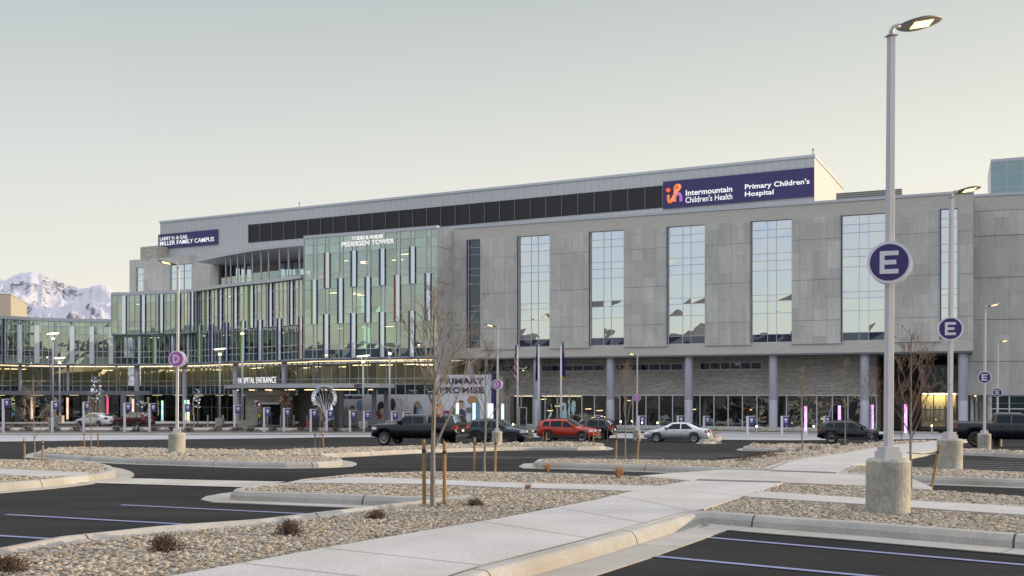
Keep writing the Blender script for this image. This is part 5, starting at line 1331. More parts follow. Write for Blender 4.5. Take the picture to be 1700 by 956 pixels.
tree(1448, 738.5, 612, "bare tree just right of the black crossover", 35, width=.5, fork=.36, limbs=7, thick=.5, m=M_twigr)
tree(1497, 731.5, 640, "small bare tree right of the nearest lamp post, by the second sidewalk", 36, width=.6, fork=.36, limbs=7, thick=.5, m=M_twigr)
tree(57, 768, 628, "bare tree on the left bed with a low stake on each side", 41, width=1.0, fork=.28, limbs=11, thick=.5)
stake(41.5, 766, 40, 729, "left stake of the bare tree on the left bed"); stake(70, 769, 71, 731, "right stake of the bare tree on the left bed")
tree(150.5, 747, 652, "bare tree before the white car, between two stakes on the long gravel island", 43, width=.8, fork=.3, limbs=9, thick=.5)
stake(140.5, 746, 139.5, 717, "left stake of the bare tree before the white car"); stake(163, 748, 162.5, 717, "right stake of the bare tree before the white car")
tree(531, 747, 668, "thin sapling under the silver balloon sculpture", 45, width=.5, fork=.3, limbs=7, thick=.5)
stake(523.5, 747, 523, 718, "left stake of the sapling under the balloon sculpture"); stake(537.5, 747, 535.5, 718, "right stake of the sapling under the balloon sculpture")
tree(972, 738, 686, "small sapling at the nose of the red car", 47, width=.7, fork=.3, limbs=6, thick=.5)
for x, w in ((902,"left stake behind the tail of the red car"),(907,"right stake behind the tail of the red car"),(978,"left stake at the nose of the red car"),(985,"right stake at the nose of the red car"),(1008.5,"lone stake left of the small-D lamp post")):
    stake(x, 738 if x < 1000 else 731, x, 718 if x < 1000 else 714, w)
tree(1171, 716, 668, "small bare tree by the stone column right of the silver sedan", 51, width=.7, fork=.2, limbs=8, thick=.5)
tree(1006, 714, 676, "small bare tree by the column behind the dark crossover's tail", 52, width=.8, fork=.2, limbs=8, thick=.5)
tree(1372, 716, 664, "small bare tree by the storefront above the black crossover", 53, width=.6, fork=.2, limbs=8, thick=.5)
for i, (x, y, yt) in enumerate(((20,712,668),(122,712,676),(187,710,684),(243,712,680),(317,712,672),(450,713,683),(572,709,690),(300,708,684))):
    tree(x, y, yt, ["thin sapling in the planting strip at the far left edge","thin sapling in the strip before the white car's tail","thin sapling between the white car and the dark red car","thin sapling at the tail of the dark red car","reddish sapling right of the D lamp post in the planting strip","thin sapling in the strip before the entrance porch","thin sapling in the strip before the mural wall","low sapling just left of the rainbow light column"][i], 60+i, width=.8, fork=.2, limbs=6, thick=.5, m=M_twigr)

# ------------------------------------------------------------------ low shrubs
M_shr = mat("shrub_russet", (.060,.034,.022), .9, var=.5, scale=20); M_shr2 = mat("shrub_dark", (.035,.030,.022), .9, var=.4, scale=20); M_drygrass = mat("dry_grass", (.30,.16,.07), .9)
def shrub(px, py, w, hh, label, m, seed, n=260, h=.11, grass=False):
    p = G(px, py, h); rnd = random.Random(seed); mb = MB()
    for i in range(n):
        a = rnd.uniform(0,6.283); rr = rnd.random()**.6*w/2*(.75+.35*math.sin(a*3+seed)); t_ = rnd.uniform(.1,1)**.7
        if grass:
            b = Vector((rr*.35*math.cos(a), rr*.35*math.sin(a), 0)); e = b*2.6+Vector((0,0,hh*rnd.uniform(.6,1))); mb.tube([b, b.lerp(e,.5)+Vector((0,0,hh*.1)), e], [.004,.003,.001], 3, cap=False); continue
        c = Vector((rr*math.cos(a), rr*math.sin(a), hh*t_*math.sqrt(max(0,1-(rr/(w/2))**2))))
        if i % 5 == 0: mb.tube([Vector((c.x*.3,c.y*.3,-.02)), c*rnd.uniform(.9,1.35)], [.0035,.001], 3, cap=False)
        for k in range(3):
            d = Vector((rnd.gauss(0,1),rnd.gauss(0,1),rnd.gauss(0,1))).normalized()*rnd.uniform(.007,.016)*max(1,w/.5); b = d.orthogonal().normalized()*d.length*.5; o = Vector((rnd.gauss(0,.02),rnd.gauss(0,.02),rnd.gauss(0,.02))); mb.face([c+o-d,c+o+b,c+o+d,c+o-b])
    o = mb.build("shrub" if not grass else "grass_tuft", m, loc=p); tag(o, label, "shrub" if not grass else "grass tuft", "low shrubs in the beds"); return o
shrub(273, 918, .42, .17, "largest russet shrub, in the gravel by the left parking bay", M_shr, 1, 420)
shrub(14, 952, .40, .15, "russet shrub cut by the lower left corner of the photo", M_shr, 2, 360)
shrub(480, 890, .36, .17, "russet shrub in the gravel between the largest one and the nearest tree", M_shr, 3, 380)
shrub(626, 863, .30, .12, "small russet shrub left of the nearest tree's stakes", M_shr, 4)
shrub(789, 842, .36, .11, "flat dark shrub right of the nearest tree's stakes", M_shr2, 5)
shrub(908, 783, .3, .22, "dry grass tuft left of the brighter one, at the crossing side of the gravel", M_drygrass, 6, 90, grass=True)
shrub(1027, 794, .3, .26, "bright dry grass tuft left of the concrete crossing", M_drygrass, 7, 120, grass=True)
shrub(876, 814, .22, .13, "faded grass tuft below the narrow path", M_drygrass, 8, 60, grass=True)
for i, (x, y) in enumerate(((1230,768),(1255,763),(1279,760),(1297,754),(1325,753),(1346,749),(1358,749),(1388,747),(1408,741),(1420,741))):
    shrub(x, y, .75 if i < 3 else .5, .22, ["nearest of the low shrubs along the second sidewalk"]*1 and f"low dark shrub along the second sidewalk, number {i+1} counting from the nearest", M_shr2 if i % 2 else M_shr, 10+i, 160)
for i, (x, y) in enumerate(((10,716),(45,716),(90,716),(128,716),(195,716),(228,717),(257,716),(285,716),(312,717),(361,716),(392,716),(418,717),(455,716),(500,716),(520,716),(556,717),(590,716),(612,717))):
    shrub(x, y, 1.7, .42, f"low dark shrub of the planting strip before the entrance, number {i+1} from the left", M_shr2 if i % 3 else M_shr, 40+i, 230)
for i, (x, y) in enumerate(((30,710),(140,710),(205,710),(330,710),(372,710),(430,710),(478,709),(540,709))):
    shrub(x, y, 1.5, .36, f"low brown shrub of the farther planting strip, number {i+1} from the left", M_shr, 70+i, 160)
# boulders along the storefront
M_bould = mat("boulder", (.34,.31,.27), .9, var=.3, scale=2, bump=.5, bscale=6)
for i, x in enumerate((905,945,1092,1196,1232,1262,1283,1325,1350)):
    q = Wall([P0-d0*25.57+Vector((-.39,-.921))*1.4, P0+d0*28.0+Vector((-.39,-.921))*1.4]); c = q.pt(q.s_at(x),0,-1.95); bm_ = bmesh.new(); bmesh.ops.create_icosphere(bm_, subdivisions=2, radius=1)
    rn_ = random.Random(i); sx, sy, sz = rn_.uniform(.45,.8), rn_.uniform(.35,.5), rn_.uniform(.3,.5)
    for v in bm_.verts: k = 1+.25*noise.noise(v.co*1.7+Vector((i*9,0,0))); v.co = Vector((v.co.x*sx*k, v.co.y*sy*k, v.co.z*sz*k))
    me = bpy.data.meshes.new("boulder"); bm_.to_mesh(me); bm_.free(); me.materials.append(M_bould); o = bpy.data.objects.new("boulder", me); o.location = c; COL.objects.link(o)
    tag(o, f"pale boulder before the storefront, number {i+1} from the left", "boulder", "boulders along the storefront")

# ------------------------------------------------------------------ charging sign posts
M_evw = mat("post_white", (.62,.62,.66), .45); M_evp = mat("charger_purple", (.055,.042,.19), .45)
def ev(px, py, ytop, label):
    p = G(px, py, 0); H_ = (py-ytop)/1700*p.y; t = empty("charger_sign_post", p); tag(t, label, "sign post", "white charging sign posts")
    mb = MB(); w = .09; mb.box(-w,w,-w,w,0,H_); mb.build("post", M_evw, t)
    mb = MB(); mb.box(w+.002,w+.5,-.03,.03,H_-.80,H_-.06); s_ = mb.build("sign", M_evp, t)
    mb = MB(); mb.box(w-.03,w+.52,-.04,.04,H_-.05,H_); mb.build("top_arm", M_evw, t)
    mb = MB(); mb.box(w+.12,w+.38,-.036,-.031,H_-.42,H_-.2); mb.box(w+.16,w+.34,-.036,-.031,H_-.56,H_-.48); mb.build("symbol", M_signw, s_)
evs = [(5.5,720,662),(87,720,665.5),(139,719,667),(207,719.5,668.5),(248.5,719,669.5),(306,718,670),(389.5,717.5,672.5),(438.5,719,676.5),(471.5,718.5,677.5),(516,719,679),(542.5,719,680),(581,719,681),(604.5,719,682),(650.5,714,683),(670,714,684),(987.5,716,689),(1060.5,717,690),(1125,716,690),(1168.5,717,690.5),(1241,725,690.5),(1298,725.5,690.5),(1368,718,690.5),(1694,716,692)]
for i, (x, y, yt) in enumerate(evs): ev(x, y, yt, f"white post with a purple charging sign, number {i+1} from the left in its long row")
# bollard lights before the storefront
M_bol = mat("bollard_metal", (.42,.42,.42), .4, .4)
def bollard(px, py, ytop, label, lit=True):
    p = G(px, py, 0); H_ = (py-ytop)/1700*p.y; t = empty("bollard_light", p); tag(t, label, "bollard", "bollards")
    mb = MB(); mb.tube([(0,0,0),(0,0,H_-.16)], .085, 12); mb.build("shaft", M_bol, t)
    if lit: mb = MB(); mb.tube([(0,0,H_-.16),(0,0,H_-.04)], .06, 12); mb.build("lamp", M_cup, t)
    mb = MB(); mb.tube([(0,0,H_-.04 if lit else H_-.16),(0,0,H_)], .09, 12); mb.build("cap", M_bol, t)
for i, (x, y, yt) in enumerate(((1030.5,717,698),(1066,717,700),(1091.5,717,700),(1030,717,701),(1256,720,706),(1351,720,706),(1547,722,705))[:3]+((1256,720,706),(1351,720,706),(1547,722,705),(852,717,703),(921,717,703))):
    bollard(x, y, yt, f"lit bollard {['left of the small-D lamp post','just right of the small-D lamp post','above the bonnet of the silver sedan','between the silver sedan and the black crossover','behind the tail of the black crossover','before the lit lobby in the deep recess','at the foot of the striped flag pole','at the foot of the purple flag pole'][i]}")
for i, (x, y, yt) in enumerate(((322,710,689),(345,710,689),(370,710,689),(421,710,689),(444,710,689),(466,710,689),(488,710,689),(510,710,689),(555,710,690),(626,710,690),(773,710,693))):
    bollard(x, y, yt, f"unlit steel bollard before the entrance, number {i+1} from the left", lit=False)
# coloured light columns
def light_col(px, py, ytop, c0, c1, label, w=.17, group="glowing light columns"):
    p = G(px, py, 0); H_ = (py-ytop)/1700*p.y; t = empty("light_column", p); tag(t, label, "light column", group)
    mb = MB(); mb.box(-w-.05,w+.05,-w-.05,w+.05,0,.35); mb.build("foot", M_evw, t)
    nm = "column_glow_%d_%d_%d" % tuple(int(v*99) for v in c0); mb = MB()
    m_ = mat(nm, c0, .4, emit=c0, es=1.0); m2_ = mat(nm+"b", c1, .4, emit=c1, es=.9)
    for k in range(4): mb.box(-w,w,-w,w,.35+(H_-.35)*k/4,.35+(H_-.35)*(k+1)/4, mi=k%2)
    mb.build("tube", [m_, m2_], t)
OR, WA, BLc, VI, PK, RD = (1,.60,.40), (1,.78,.6), (.25,.6,1.0), (.62,.45,1.0), (.95,.4,.85), (.85,.12,.22)
for a in ((53,700,660,OR,WA,"peach light column left of the second charging sign post"),(112,700,660,OR,WA,"peach light column before the left wing's thin white column"),(169.5,700,660,OR,WA,"peach light column above the white car"),
          (178.5,700,658,RD,RD,"dark red light column right of the peach one above the white car"),(221,700,662,OR,(1,.75,.5),"peach light column above the dark red car, at the round column"),
          (269.5,701,665,BLc,(.5,.9,.6),"blue light column left of the D lamp post"),(307.5,702,664,(.9,.75,.3),(.3,.8,.6),"yellow-green light column just right of the D lamp post"),(312.5,702,664,OR,(.9,.5,.3),"orange light column in the pair right of the D lamp post")):
    light_col(*a, w=.10)
for a in ((759.5,714,669,"white-blue light column left of the pictured man on the white mural block"),(787,714,669,"white-blue light column on the blue shape of the mural block"),(812,714,670,"left of the two close light columns at the mural block's corner"),(816.5,714,670,"right of the two close light columns at the mural block's corner"),(834.5,714,670,"white-blue light column between the D lamp post and the flag poles")):
    light_col(a[0],a[1],a[2],(.55,.85,1),(.8,.95,1),a[3], w=.14)
for a in ((1337.5,722,674.5,VI,PK,"violet light column behind the bare tree left of the black crossover"),(1393.5,722,673,PK,VI,"pink light column above the black crossover"),(1448,722,672,VI,(.8,.6,1),"violet light column at the nose of the black crossover"),(1503.5,725,671,VI,PK,"violet light column right of the nearest lamp post")):
    light_col(*a, w=.10)

# ------------------------------------------------------------------ flags
def flag_pole(px, py, ytop, label, kind, side=-1):
    p = G(px, py, 0); H_ = (py-ytop)/1700*p.y; t = empty("flag_pole", p); tag(t, label, "flag pole", "flag poles")
    mb = MB(); mb.tube([(0,0,0),(0,0,H_-.15)], [.13,.06], 14); mb.build("pole", M_evw, t, smooth=True)
    mb = MB(); mb.lathe([(0,H_-.18),(.09,H_-.1),(.09,H_-.06),(0,H_)], 12); mb.build("finial", M_cap, t)
    f = empty("flag", (p.x+side*.1, p.y, p.z+H_*{'us':.60,'navy':.60,'purple':.60}[kind])); tag(f, label.replace("flag pole flying", "limp").replace("flag pole carrying","limp"), "flag", "limp flags")
    # cloth hanging in folds
    Hf = (93 if kind != 'purple' else 100)/1700*p.y*.62; mats_ = {'us':[mat("flag_red",(.40,.03,.04),.8),mat("flag_white",(.6,.58,.6),.8),mat("flag_blue",(.03,.04,.16),.8)],
        'navy':[mat("flag_navy",(.02,.025,.10),.8)]*3,'purple':[mat("flag_purple",(.045,.02,.20),.8),mat("flag_orange",(.6,.12,.03),.8),mat("flag_yellow",(.6,.35,.04),.8)]}[kind]
    mb = MB(); NX, NZ = 16, 28; wd = .34 if kind != 'navy' else .24
    def P(i, j):
        u, v = i/NX, j/NZ; wv = wd*(.35+.65*v**.7); x = side*wv*u*(1 if v<.9 else 1-.3*(v-.9)*10*u); y = .10*math.sin(u*14+v*3)*(.4+v*.6); return (x, y, Hf*(1-v)-(.25*u*v))
    for i in range(NX):
        for j in range(NZ):
            u, v = (i+.5)/NX, (j+.5)/NZ
            if kind == 'us': mi = 2 if v < .32 and u < .7 else (int((u*1.2+v*6.0)*1.6) % 2)
            elif kind == 'purple': mi = 1 if (.16 < v < .30 and u > .25) else 2 if v > .90 else 0
            else: mi = 0
            mb.face([P(i,j),P(i+1,j),P(i+1,j+1),P(i,j+1)], mi=mi)
    mb.build("cloth", mats_, f, smooth=True, weld=False)
flag_pole(859.5, 716, 571.5, "flag pole flying the striped red and white flag with a blue canton", 'us')
flag_pole(894.3, 717.5, 571.5, "flag pole flying a plain navy flag, between the other two", 'navy')
flag_pole(931.5, 718, 571, "flag pole flying the purple flag with an orange mark", 'purple', side=1)

# ------------------------------------------------------------------ metal sculptures
M_chr = mat("chrome", (.75,.77,.80), .18, 1.0); M_chrr = mat("red_metal", (.6,.08,.05), .3, .4)
def spinner(px, py, ytop, yb, label, seed, red=.15, wd=6):
    p = G(px, py, 0); k = p.y/1700; H_ = (py-ytop)*k; t = empty("wind_sculpture", p); tag(t, label, "sculpture", "metal wind sculptures"); rnd = random.Random(seed)
    mb = MB(); mb.tube([(0,0,0),(0,0,H_)], [.07,.035], 8); mb.build("mast", M_grey, t)
    z0, z1 = (py-yb)*k, H_; n = int((z1-z0)/.28)+6
    for c_, mm in ((0, M_chr), (1, M_chrr)):
        mb = MB()
        for i in range(n*3):
            if (rnd.random() < red) != bool(c_): continue
            z = rnd.uniform(z0, z1); a = rnd.uniform(0,6.283); r_ = wd*k*.5*rnd.uniform(.5,1)*math.sin(math.pi*(.15+.8*(z-z0)/(z1-z0)))**.6
            c = Vector((r_*math.cos(a), r_*math.sin(a), z)); d = Vector((math.cos(a),math.sin(a),.8)).normalized()*.20; b = Vector((-math.sin(a),math.cos(a),rnd.uniform(-.6,.6))).normalized()*.10; q = d.cross(b).normalized()*.012
            mb.hexa([c-d-q,c+b-q,c+d-q,c-b-q,c-d+q,c+b+q,c+d+q,c-b+q]); mb.tube([(0,0,z), c-d*.5], .012, 4)
        if mb.f: mb.build("leaves" if not c_ else "red_leaves", mm, t)
spinner(159, 708, 626, 668, "tall leaf-covered silver wind sculpture above the white car", 1, .06, 22)
spinner(234.5, 706, 667, 676, "low wide silver wind sculpture above the dark red car", 2, .05, 16)
spinner(328, 708, 646, 677, "slender silver and red wind sculpture right of the D lamp post", 3, .2, 13)
spinner(427.5, 711, 665, 677, "round silver wind sculpture before the entrance porch", 4, .15, 10)
spinner(470.5, 712, 650, 668, "silver and red wind sculpture with an open head left of the tallest one", 5, .35, 14)
spinner(477.5, 712, 637, 672, "tallest silver and red wind sculpture, before the entrance canopy", 6, .35, 13)
def balloon(px, py, label):
    p = G(px, py, 0); k = p.y/1700; t = empty("balloon_sculpture", p); tag(t, label, "sculpture")
    zc = (py-661)*k; rr = 19*k; zb_ = (py-696)*k
    mb = MB(); rnd = random.Random(2)
    for i in range(34):
        a = R(-35)+R(250)*i/33; c = Vector((rr*math.cos(a), 0, zc+rr*math.sin(a)*.95)); e = Vector((math.cos(a),0,math.sin(a))); s_ = .17
        f = Vector((-math.sin(a),0,math.cos(a))); g_ = Vector((0,1,0))
        mb.tube([c-e*.16+g_*.1, c+e*.16-g_*.1], [.13,.05], 6)
    mb.build("mirror_ring", M_chr, t)
    mb = MB()
    for i in range(12):
        a = R(-35)+R(250)*i/11; yy = .25*math.sin(i*2.1); mb.tube([(rr*.93*math.cos(a), yy, zc+rr*.88*math.sin(a)), (rr*.45*math.cos(a)+.1, yy*.6, zc-rr*.8), (.25, 0, zb_)], .022, 4)
    for i in range(6):
        a = R(20)+R(140)*i/5; mb.tube([(rr*.62*math.cos(a), .2, zc+rr*.45*math.sin(a)), (rr*.2*math.cos(a), .2, zc-rr*.6), (.2,0,zb_)], .022, 4)
    mb.build("strands", M_chr, t)
    mb = MB(); mb.tube([(0,0,0),(.05,0,zb_*.6),(.25,0,zb_),(.5,0,zb_+.9)], [.10,.09,.08,.02], 8); mb.tube([(.25,0,zb_-.2),(.7,.1,zb_+.1),(.72,.1,zb_+1.6)], [.05,.22,.10], 8); mb.build("figure", M_chr, t, smooth=True)
balloon(538.5, 715, "silver hot air balloon sculpture of mirrored pieces before the entrance canopy")
# hydrant
p = G(512.5, 712, 0); hy = empty("fire_hydrant", p); tag(hy, "red fire hydrant in the planting strip before the mural wall", "hydrant"); M_hy = mat("hydrant_red", (.45,.03,.02), .4)
mb = MB(); mb.lathe([(.18,0),(.18,.08),(.12,.10),(.12,.62),(.17,.64),(.17,.70),(.13,.76),(.06,.88),(.03,.90),(.03,.96),(0,.96)], 16); mb.build("barrel", M_hy, hy)
for s_ in (-1,1): mb = MB(); mb.tube([(s_*.10,0,.5),(s_*.24,0,.5)], .07, 10); mb.build("nozzle", M_hy, hy)

# ------------------------------------------------------------------ cars
M_gls = glass("car_glass", (0,0,0), .0, (.8,.88,.95), solid=(.012,.014,.018)); M_tyre = mat("tyre", (.018,.018,.018), .8)
M_rim = mat("rim_alloy", (.42,.42,.44), .3, .8); M_rimd = mat("rim_dark", (.04,.04,.045), .35, .6); M_trim = mat("car_trim", (.02,.02,.022), .6)
M_tail = mat("tail_light", (.22,.010,.010), .25, coat=.5); M_hl = mat("head_light", (.7,.72,.75), .15, .3, coat=.6); M_chrome = mat("car_chrome", (.6,.6,.62), .15, 1.0); M_plate = mat("number_plate", (.55,.55,.55), .5)
def interp(x, pts): return float(np.interp(x, [a for a,_ in pts], [b for _,b in pts]))
def car(px, py, heading, label, cat, spec, paint, name="parked_car"):
    """front = +x. spec holds profiles"""
    p = G(px, py, 0); t = empty(name, (p.x, p.y, p.z), heading); tag(t, label, cat, "cars parked on the lot")
    L, Wd = spec['L'], spec['W']; top, belt = spec['top'], spec['belt']; wx = spec['wheels']; wr = spec['wr']; sill = spec.get('sill', .26)
    Mp = paint; ar = wr+.055
    xs_ = sorted(set([round(-L/2+L*i/44,3) for i in range(45)]+[round(w+ar*math.cos(math.pi*k/10),3) for w in wx for k in range(11)]+[x for x,_ in top]))
    xs_ = [x for x in xs_ if -L/2 <= x <= L/2]
    def half(x):
        e = abs(x)/(L/2); f = 1-spec.get('ends',1)*(.10*max(0,(e-.55)/.45)**2+.14*max(0,(e-.88)/.12)**2); return Wd/2*f
    def zbot(x):
        z = sill+.12*max(0,(abs(x)/(L/2)-.86)/.14)
        for w in wx:
            d = abs(x-w)
            if d < ar: z = max(z, wr+math.sqrt(ar*ar-d*d)-.02)
        return z
    def sect(x):
        zt = interp(x, top); zbl = min(interp(x, belt), zt-.02); zb_ = min(zbot(x), zbl-.1); w = half(x); tum = spec.get('tum', .30)
        hgt = zt-zbl; w5 = w*.955-tum*max(0,hgt-.08)*.9
        return [(w*.72, max(zb_-.0,.2)), (w*.965, zb_), (w, zb_+(zbl-zb_)*.45), (w*.99, zbl-.10), (w*.955, zbl), (w5, max(zbl+.005, zt-.075)), (w5*.90, zt-.022), (w5*.5, zt-.002), (0, zt)]
    mb = MB(); S = [sect(x) for x in xs_]; n = 9
    def vid(i, j, s_): return None
    V = []
    for i, x in enumerate(xs_):
        r_ = [(x, y, z) for y, z in S[i]] + [(x, -y, z) for y, z in S[i][-2::-1]]; V.append(r_)
    m_ = len(V[0])
    for i in range(len(V)-1):
        for j in range(m_-1): mb.face([V[i][j], V[i+1][j], V[i+1][j+1], V[i][j+1]])
        mb.face([V[i][m_-1], V[i+1][m_-1], V[i+1][0], V[i][0]])
    mb.face(V[0]); mb.face(V[-1][::-1])
    mb.build("body", Mp, t, smooth=True, weld=True)
    body = t
    def side_y(x, z):
        s_ = sect(x); 
        for (y0, z0), (y1, z1) in zip(s_[1:6], s_[2:7]):
            if z0 <= z <= z1 and z1 > z0: return y0+(y1-y0)*(z-z0)/(z1-z0)
        return s_[5][0]
    for sd in (1, -1):
        for poly in spec['glass']:
            mb = MB(); P = []
            # subdivide the edge so the pane follows the body
            for a, b in zip(poly, poly[1:]+poly[:1]):
                for k in range(4): f = k/4; x, z = a[0]+(b[0]-a[0])*f, a[1]+(b[1]-a[1])*f; P.append((x, sd*(side_y(x,z)+.014), z))
            mb.face(P if sd > 0 else P[::-1]); mb.build("side_window", M_gls, t)
        if spec.get('cladding'):
            mb = MB()
            for w in wx:
                for k in range(12):
                    a0, a1 = math.pi*k/12, math.pi*(k+1)/12
                    for (r0_, r1_) in ((ar-.01, ar+.06),):
                        q = [(w+r_*math.cos(a), sd*(half(w)+.006), wr+r_*math.sin(a)) for r_, a in ((r0_,a0),(r1_,a0),(r1_,a1),(r0_,a1))]; mb.face(q if sd < 0 else q[::-1])
            x0, x1 = wx[0]+ar, wx[1]-ar; mb.box(min(x0,x1), max(x0,x1), sd*(half(0)-.06) if sd>0 else -half(0)-.008, half(0)+.008 if sd>0 else -half(0)+.06, sill-.03, sill+.17)
            mb.build("cladding", M_trim, t)
        for (hx, hz) in spec['handles']:
            mb = MB(); y = side_y(hx, hz); mb.box(hx-.10,hx+.10, min(sd*y,sd*(y+.035)), max(sd*y,sd*(y+.035)), hz-.018,hz+.018); mb.build("door_handle", spec.get('hm', Mp), t)
        mx_ = spec['mirror']; y = side_y(mx_[0], mx_[1]); mb = MB(); mb.box(mx_[0]-.08,mx_[0]+.08, min(sd*(y-.02),sd*(y+.19)), max(sd*(y-.02),sd*(y+.19)), mx_[1]-.02, mx_[1]+.14); mb.build("mirror", Mp, t)
        mb = MB()   # door shut lines
        for x in spec['doors']:
            z0, z1 = sill+.12, interp(x, belt)-.02
            for k in range(4):
                za, zc_ = z0+(z1-z0)*k/4, z0+(z1-z0)*(k+1)/4; mb.face([(x-.009, sd*(side_y(x,za)+.006), za),(x+.009, sd*(side_y(x,za)+.006), za),(x+.009, sd*(side_y(x,zc_)+.006), zc_),(x-.009, sd*(side_y(x,zc_)+.006), zc_)])
        mb.build("door_seam", M_trim, t)
        # lights wrap the corners
        for (x0, x1, z0, z1, mm, nm) in ((L/2-.42, L/2-.03, spec['hz']-.08, spec['hz']+.07, M_hl, "headlight"), (-L/2+.005, -L/2+.26, spec['tz']-.12, spec['tz']+.10, M_tail, "tail_light")):
            mb = MB(); N = 6
            for k in range(N):
                xa, xb = x0+(x1-x0)*k/N, x0+(x1-x0)*(k+1)/N
                mb.face([(xa, sd*(side_y(xa,z0)+.012), z0),(xb, sd*(side_y(xb,z0)+.012), z0),(xb, sd*(side_y(xb,z1)+.012), z1),(xa, sd*(side_y(xa,z1)+.012), z1)])
            xe = x1 if nm == "headlight" else x0; xo = L/2+.012 if nm == "headlight" else -L/2-.012; we = half(xe)
            mb.hexa([(min(xe,xo), min(sd*we*.60,sd*we*.98), z0),(max(xe,xo), min(sd*we*.60,sd*we*.98), z0),(max(xe,xo), max(sd*we*.60,sd*we*.98), z0),(min(xe,xo), max(sd*we*.60,sd*we*.98), z0),
                     (min(xe,xo), min(sd*we*.60,sd*we*.98), z1),(max(xe,xo), min(sd*we*.60,sd*we*.98), z1),(max(xe,xo), max(sd*we*.60,sd*we*.98), z1),(min(xe,xo), max(sd*we*.60,sd*we*.98), z1)])
            mb.build(nm, mm, t)
        for w in wx:
            wh = MB(); y0 = half(w)-.235; y1 = half(w)-.012
            wh.lathe([(wr*.62,y0),(wr*.94,y0),(wr,y0+.03),(wr,y1-.04),(wr*.955,y1-.008),(wr*.66,y1)], 32, (w,0,wr), 'y')
            if sd < 0: wh.v = [(x,-y,z) for x,y,z in wh.v]
            wo = wh.build("wheel", M_tyre, t, smooth=True)
            rm = MB(); yr = y1-.05
            rm.lathe([(wr*.60,yr+.04),(wr*.675,yr+.055),(wr*.675,yr-.12),(wr*.60,yr-.02)], 32, (w,0,wr), 'y')
            for k in range(spec.get('sp',10)):
                a = 2*math.pi*k/spec.get('sp',10); e = Vector((math.cos(a),0,math.sin(a))); f = Vector((-math.sin(a),0,math.cos(a))); c = Vector((w,yr+.02,wr)); u = Vector((0,.02,0))
                P = [c+e*.03-f*.022-u, c+e*.03+f*.022-u, c+e*wr*.62+f*.034-u, c+e*wr*.62-f*.034-u]; rm.hexa([*P, *[q+u*2 for q in P]])
            rm.lathe([(0,yr+.05),(.055,yr+.045),(.055,yr)], 16, (w,0,wr), 'y')
            if sd < 0: rm.v = [(x,-y,z) for x,y,z in rm.v]
            rm.build("rim", spec.get('rim', M_rim), wo)
            dk = MB(); dk.lathe([(0,yr-.07),(wr*.61,yr-.06)], 24, (w,0,wr), 'y')
            if sd < 0: dk.v = [(x,-y,z) for x,y,z in dk.v]
            dk.build("brake", M_trim, wo)
    for (x0, x1, nm) in spec['screens']:
        mb = MB(); N = 6
        for k in range(N):
            xa, xb = x0+(x1-x0)*k/N, x0+(x1-x0)*(k+1)/N; sa, sb = sect(xa), sect(xb); nx = .012*(1 if nm == "windscreen" else -1)
            for (i0, i1) in ((5,6),(6,7),(7,8)):
                for q in (1,-1):
                    za = .012; P = [(xa+nx,q*sa[i0][0]*.97,sa[i0][1]+za),(xb+nx,q*sb[i0][0]*.97,sb[i0][1]+za),(xb+nx,q*sb[i1][0]*.97,sb[i1][1]+za),(xa+nx,q*sa[i1][0]*.97,sa[i1][1]+za)]; mb.face(P)
        mb.build(nm, M_gls, t)
    w_ = half(L/2)
    mb = MB(); mb.box(L/2-.05,L/2+.02,-w_*.55,w_*.55,spec['hz']-.22,spec['hz']-.04); mb.build("grille", M_trim, t)
    mb = MB(); mb.box(L/2-.05,L/2+.03,-w_*.95,w_*.95,sill+.05,sill+.20); mb.build("front_bumper", spec.get('bm', M_trim), t)
    mb = MB(); mb.box(-L/2-.04,-L/2+.05,-w_*.97,w_*.97,sill+.08,sill+.26); mb.build("rear_bumper", spec.get('bm', M_trim), t)
    mb = MB(); mb.box(-L/2-.052,-L/2-.01,-.16,.16,spec['tz']-.30,spec['tz']-.15); mb.build("number_plate", M_plate, t)
    if spec.get('rails'):
        for sd in (1,-1):
            a, b = spec['rails']; mb = MB(); y = sd*(sect((a+b)/2)[5][0]*.92); mb.tube([(a,y,interp(a,top)-.02),(a+.12,y,interp(a+.12,top)+.05),(b-.12,y,interp(b-.12,top)+.05),(b,y,interp(b,top)-.02)], .018, 6); mb.build("roof_rail", M_trim, t)
    return t
def paint(n, c, metal=.3, rough=.28): return mat(n, c, rough, metal, coat=.45, spec=.4)
HL, HR_ = R(157), R(-23)
sedan = dict(L=4.8, W=1.8, wheels=(1.42,-1.36), wr=.33, sill=.24, top=[(-2.4,.72),(-2.36,.95),(-2.15,1.03),(-1.75,1.06),(-1.0,1.39),(-.35,1.47),(.25,1.45),(.95,1.10),(1.25,.98),(2.0,.86),(2.3,.74),(2.4,.58)],
    belt=[(-2.4,.70),(-1.8,.96),(0,.92),(1.2,.90),(2.1,.78),(2.4,.55)], glass=[[(-1.28,1.0),(-.42,.97),(-.42,1.37),(-.78,1.35)],[(-.34,.97),(.72,.96),(.22,1.34),(-.34,1.37)]], handles=[(-.75,.86),(.1,.86)], mirror=(.72,.98), doors=(-.38,.85), hz=.66, tz=.84, screens=[(.30,.98,"windscreen"),(-1.65,-1.02,"rear_window")], bm=None, sp=7)
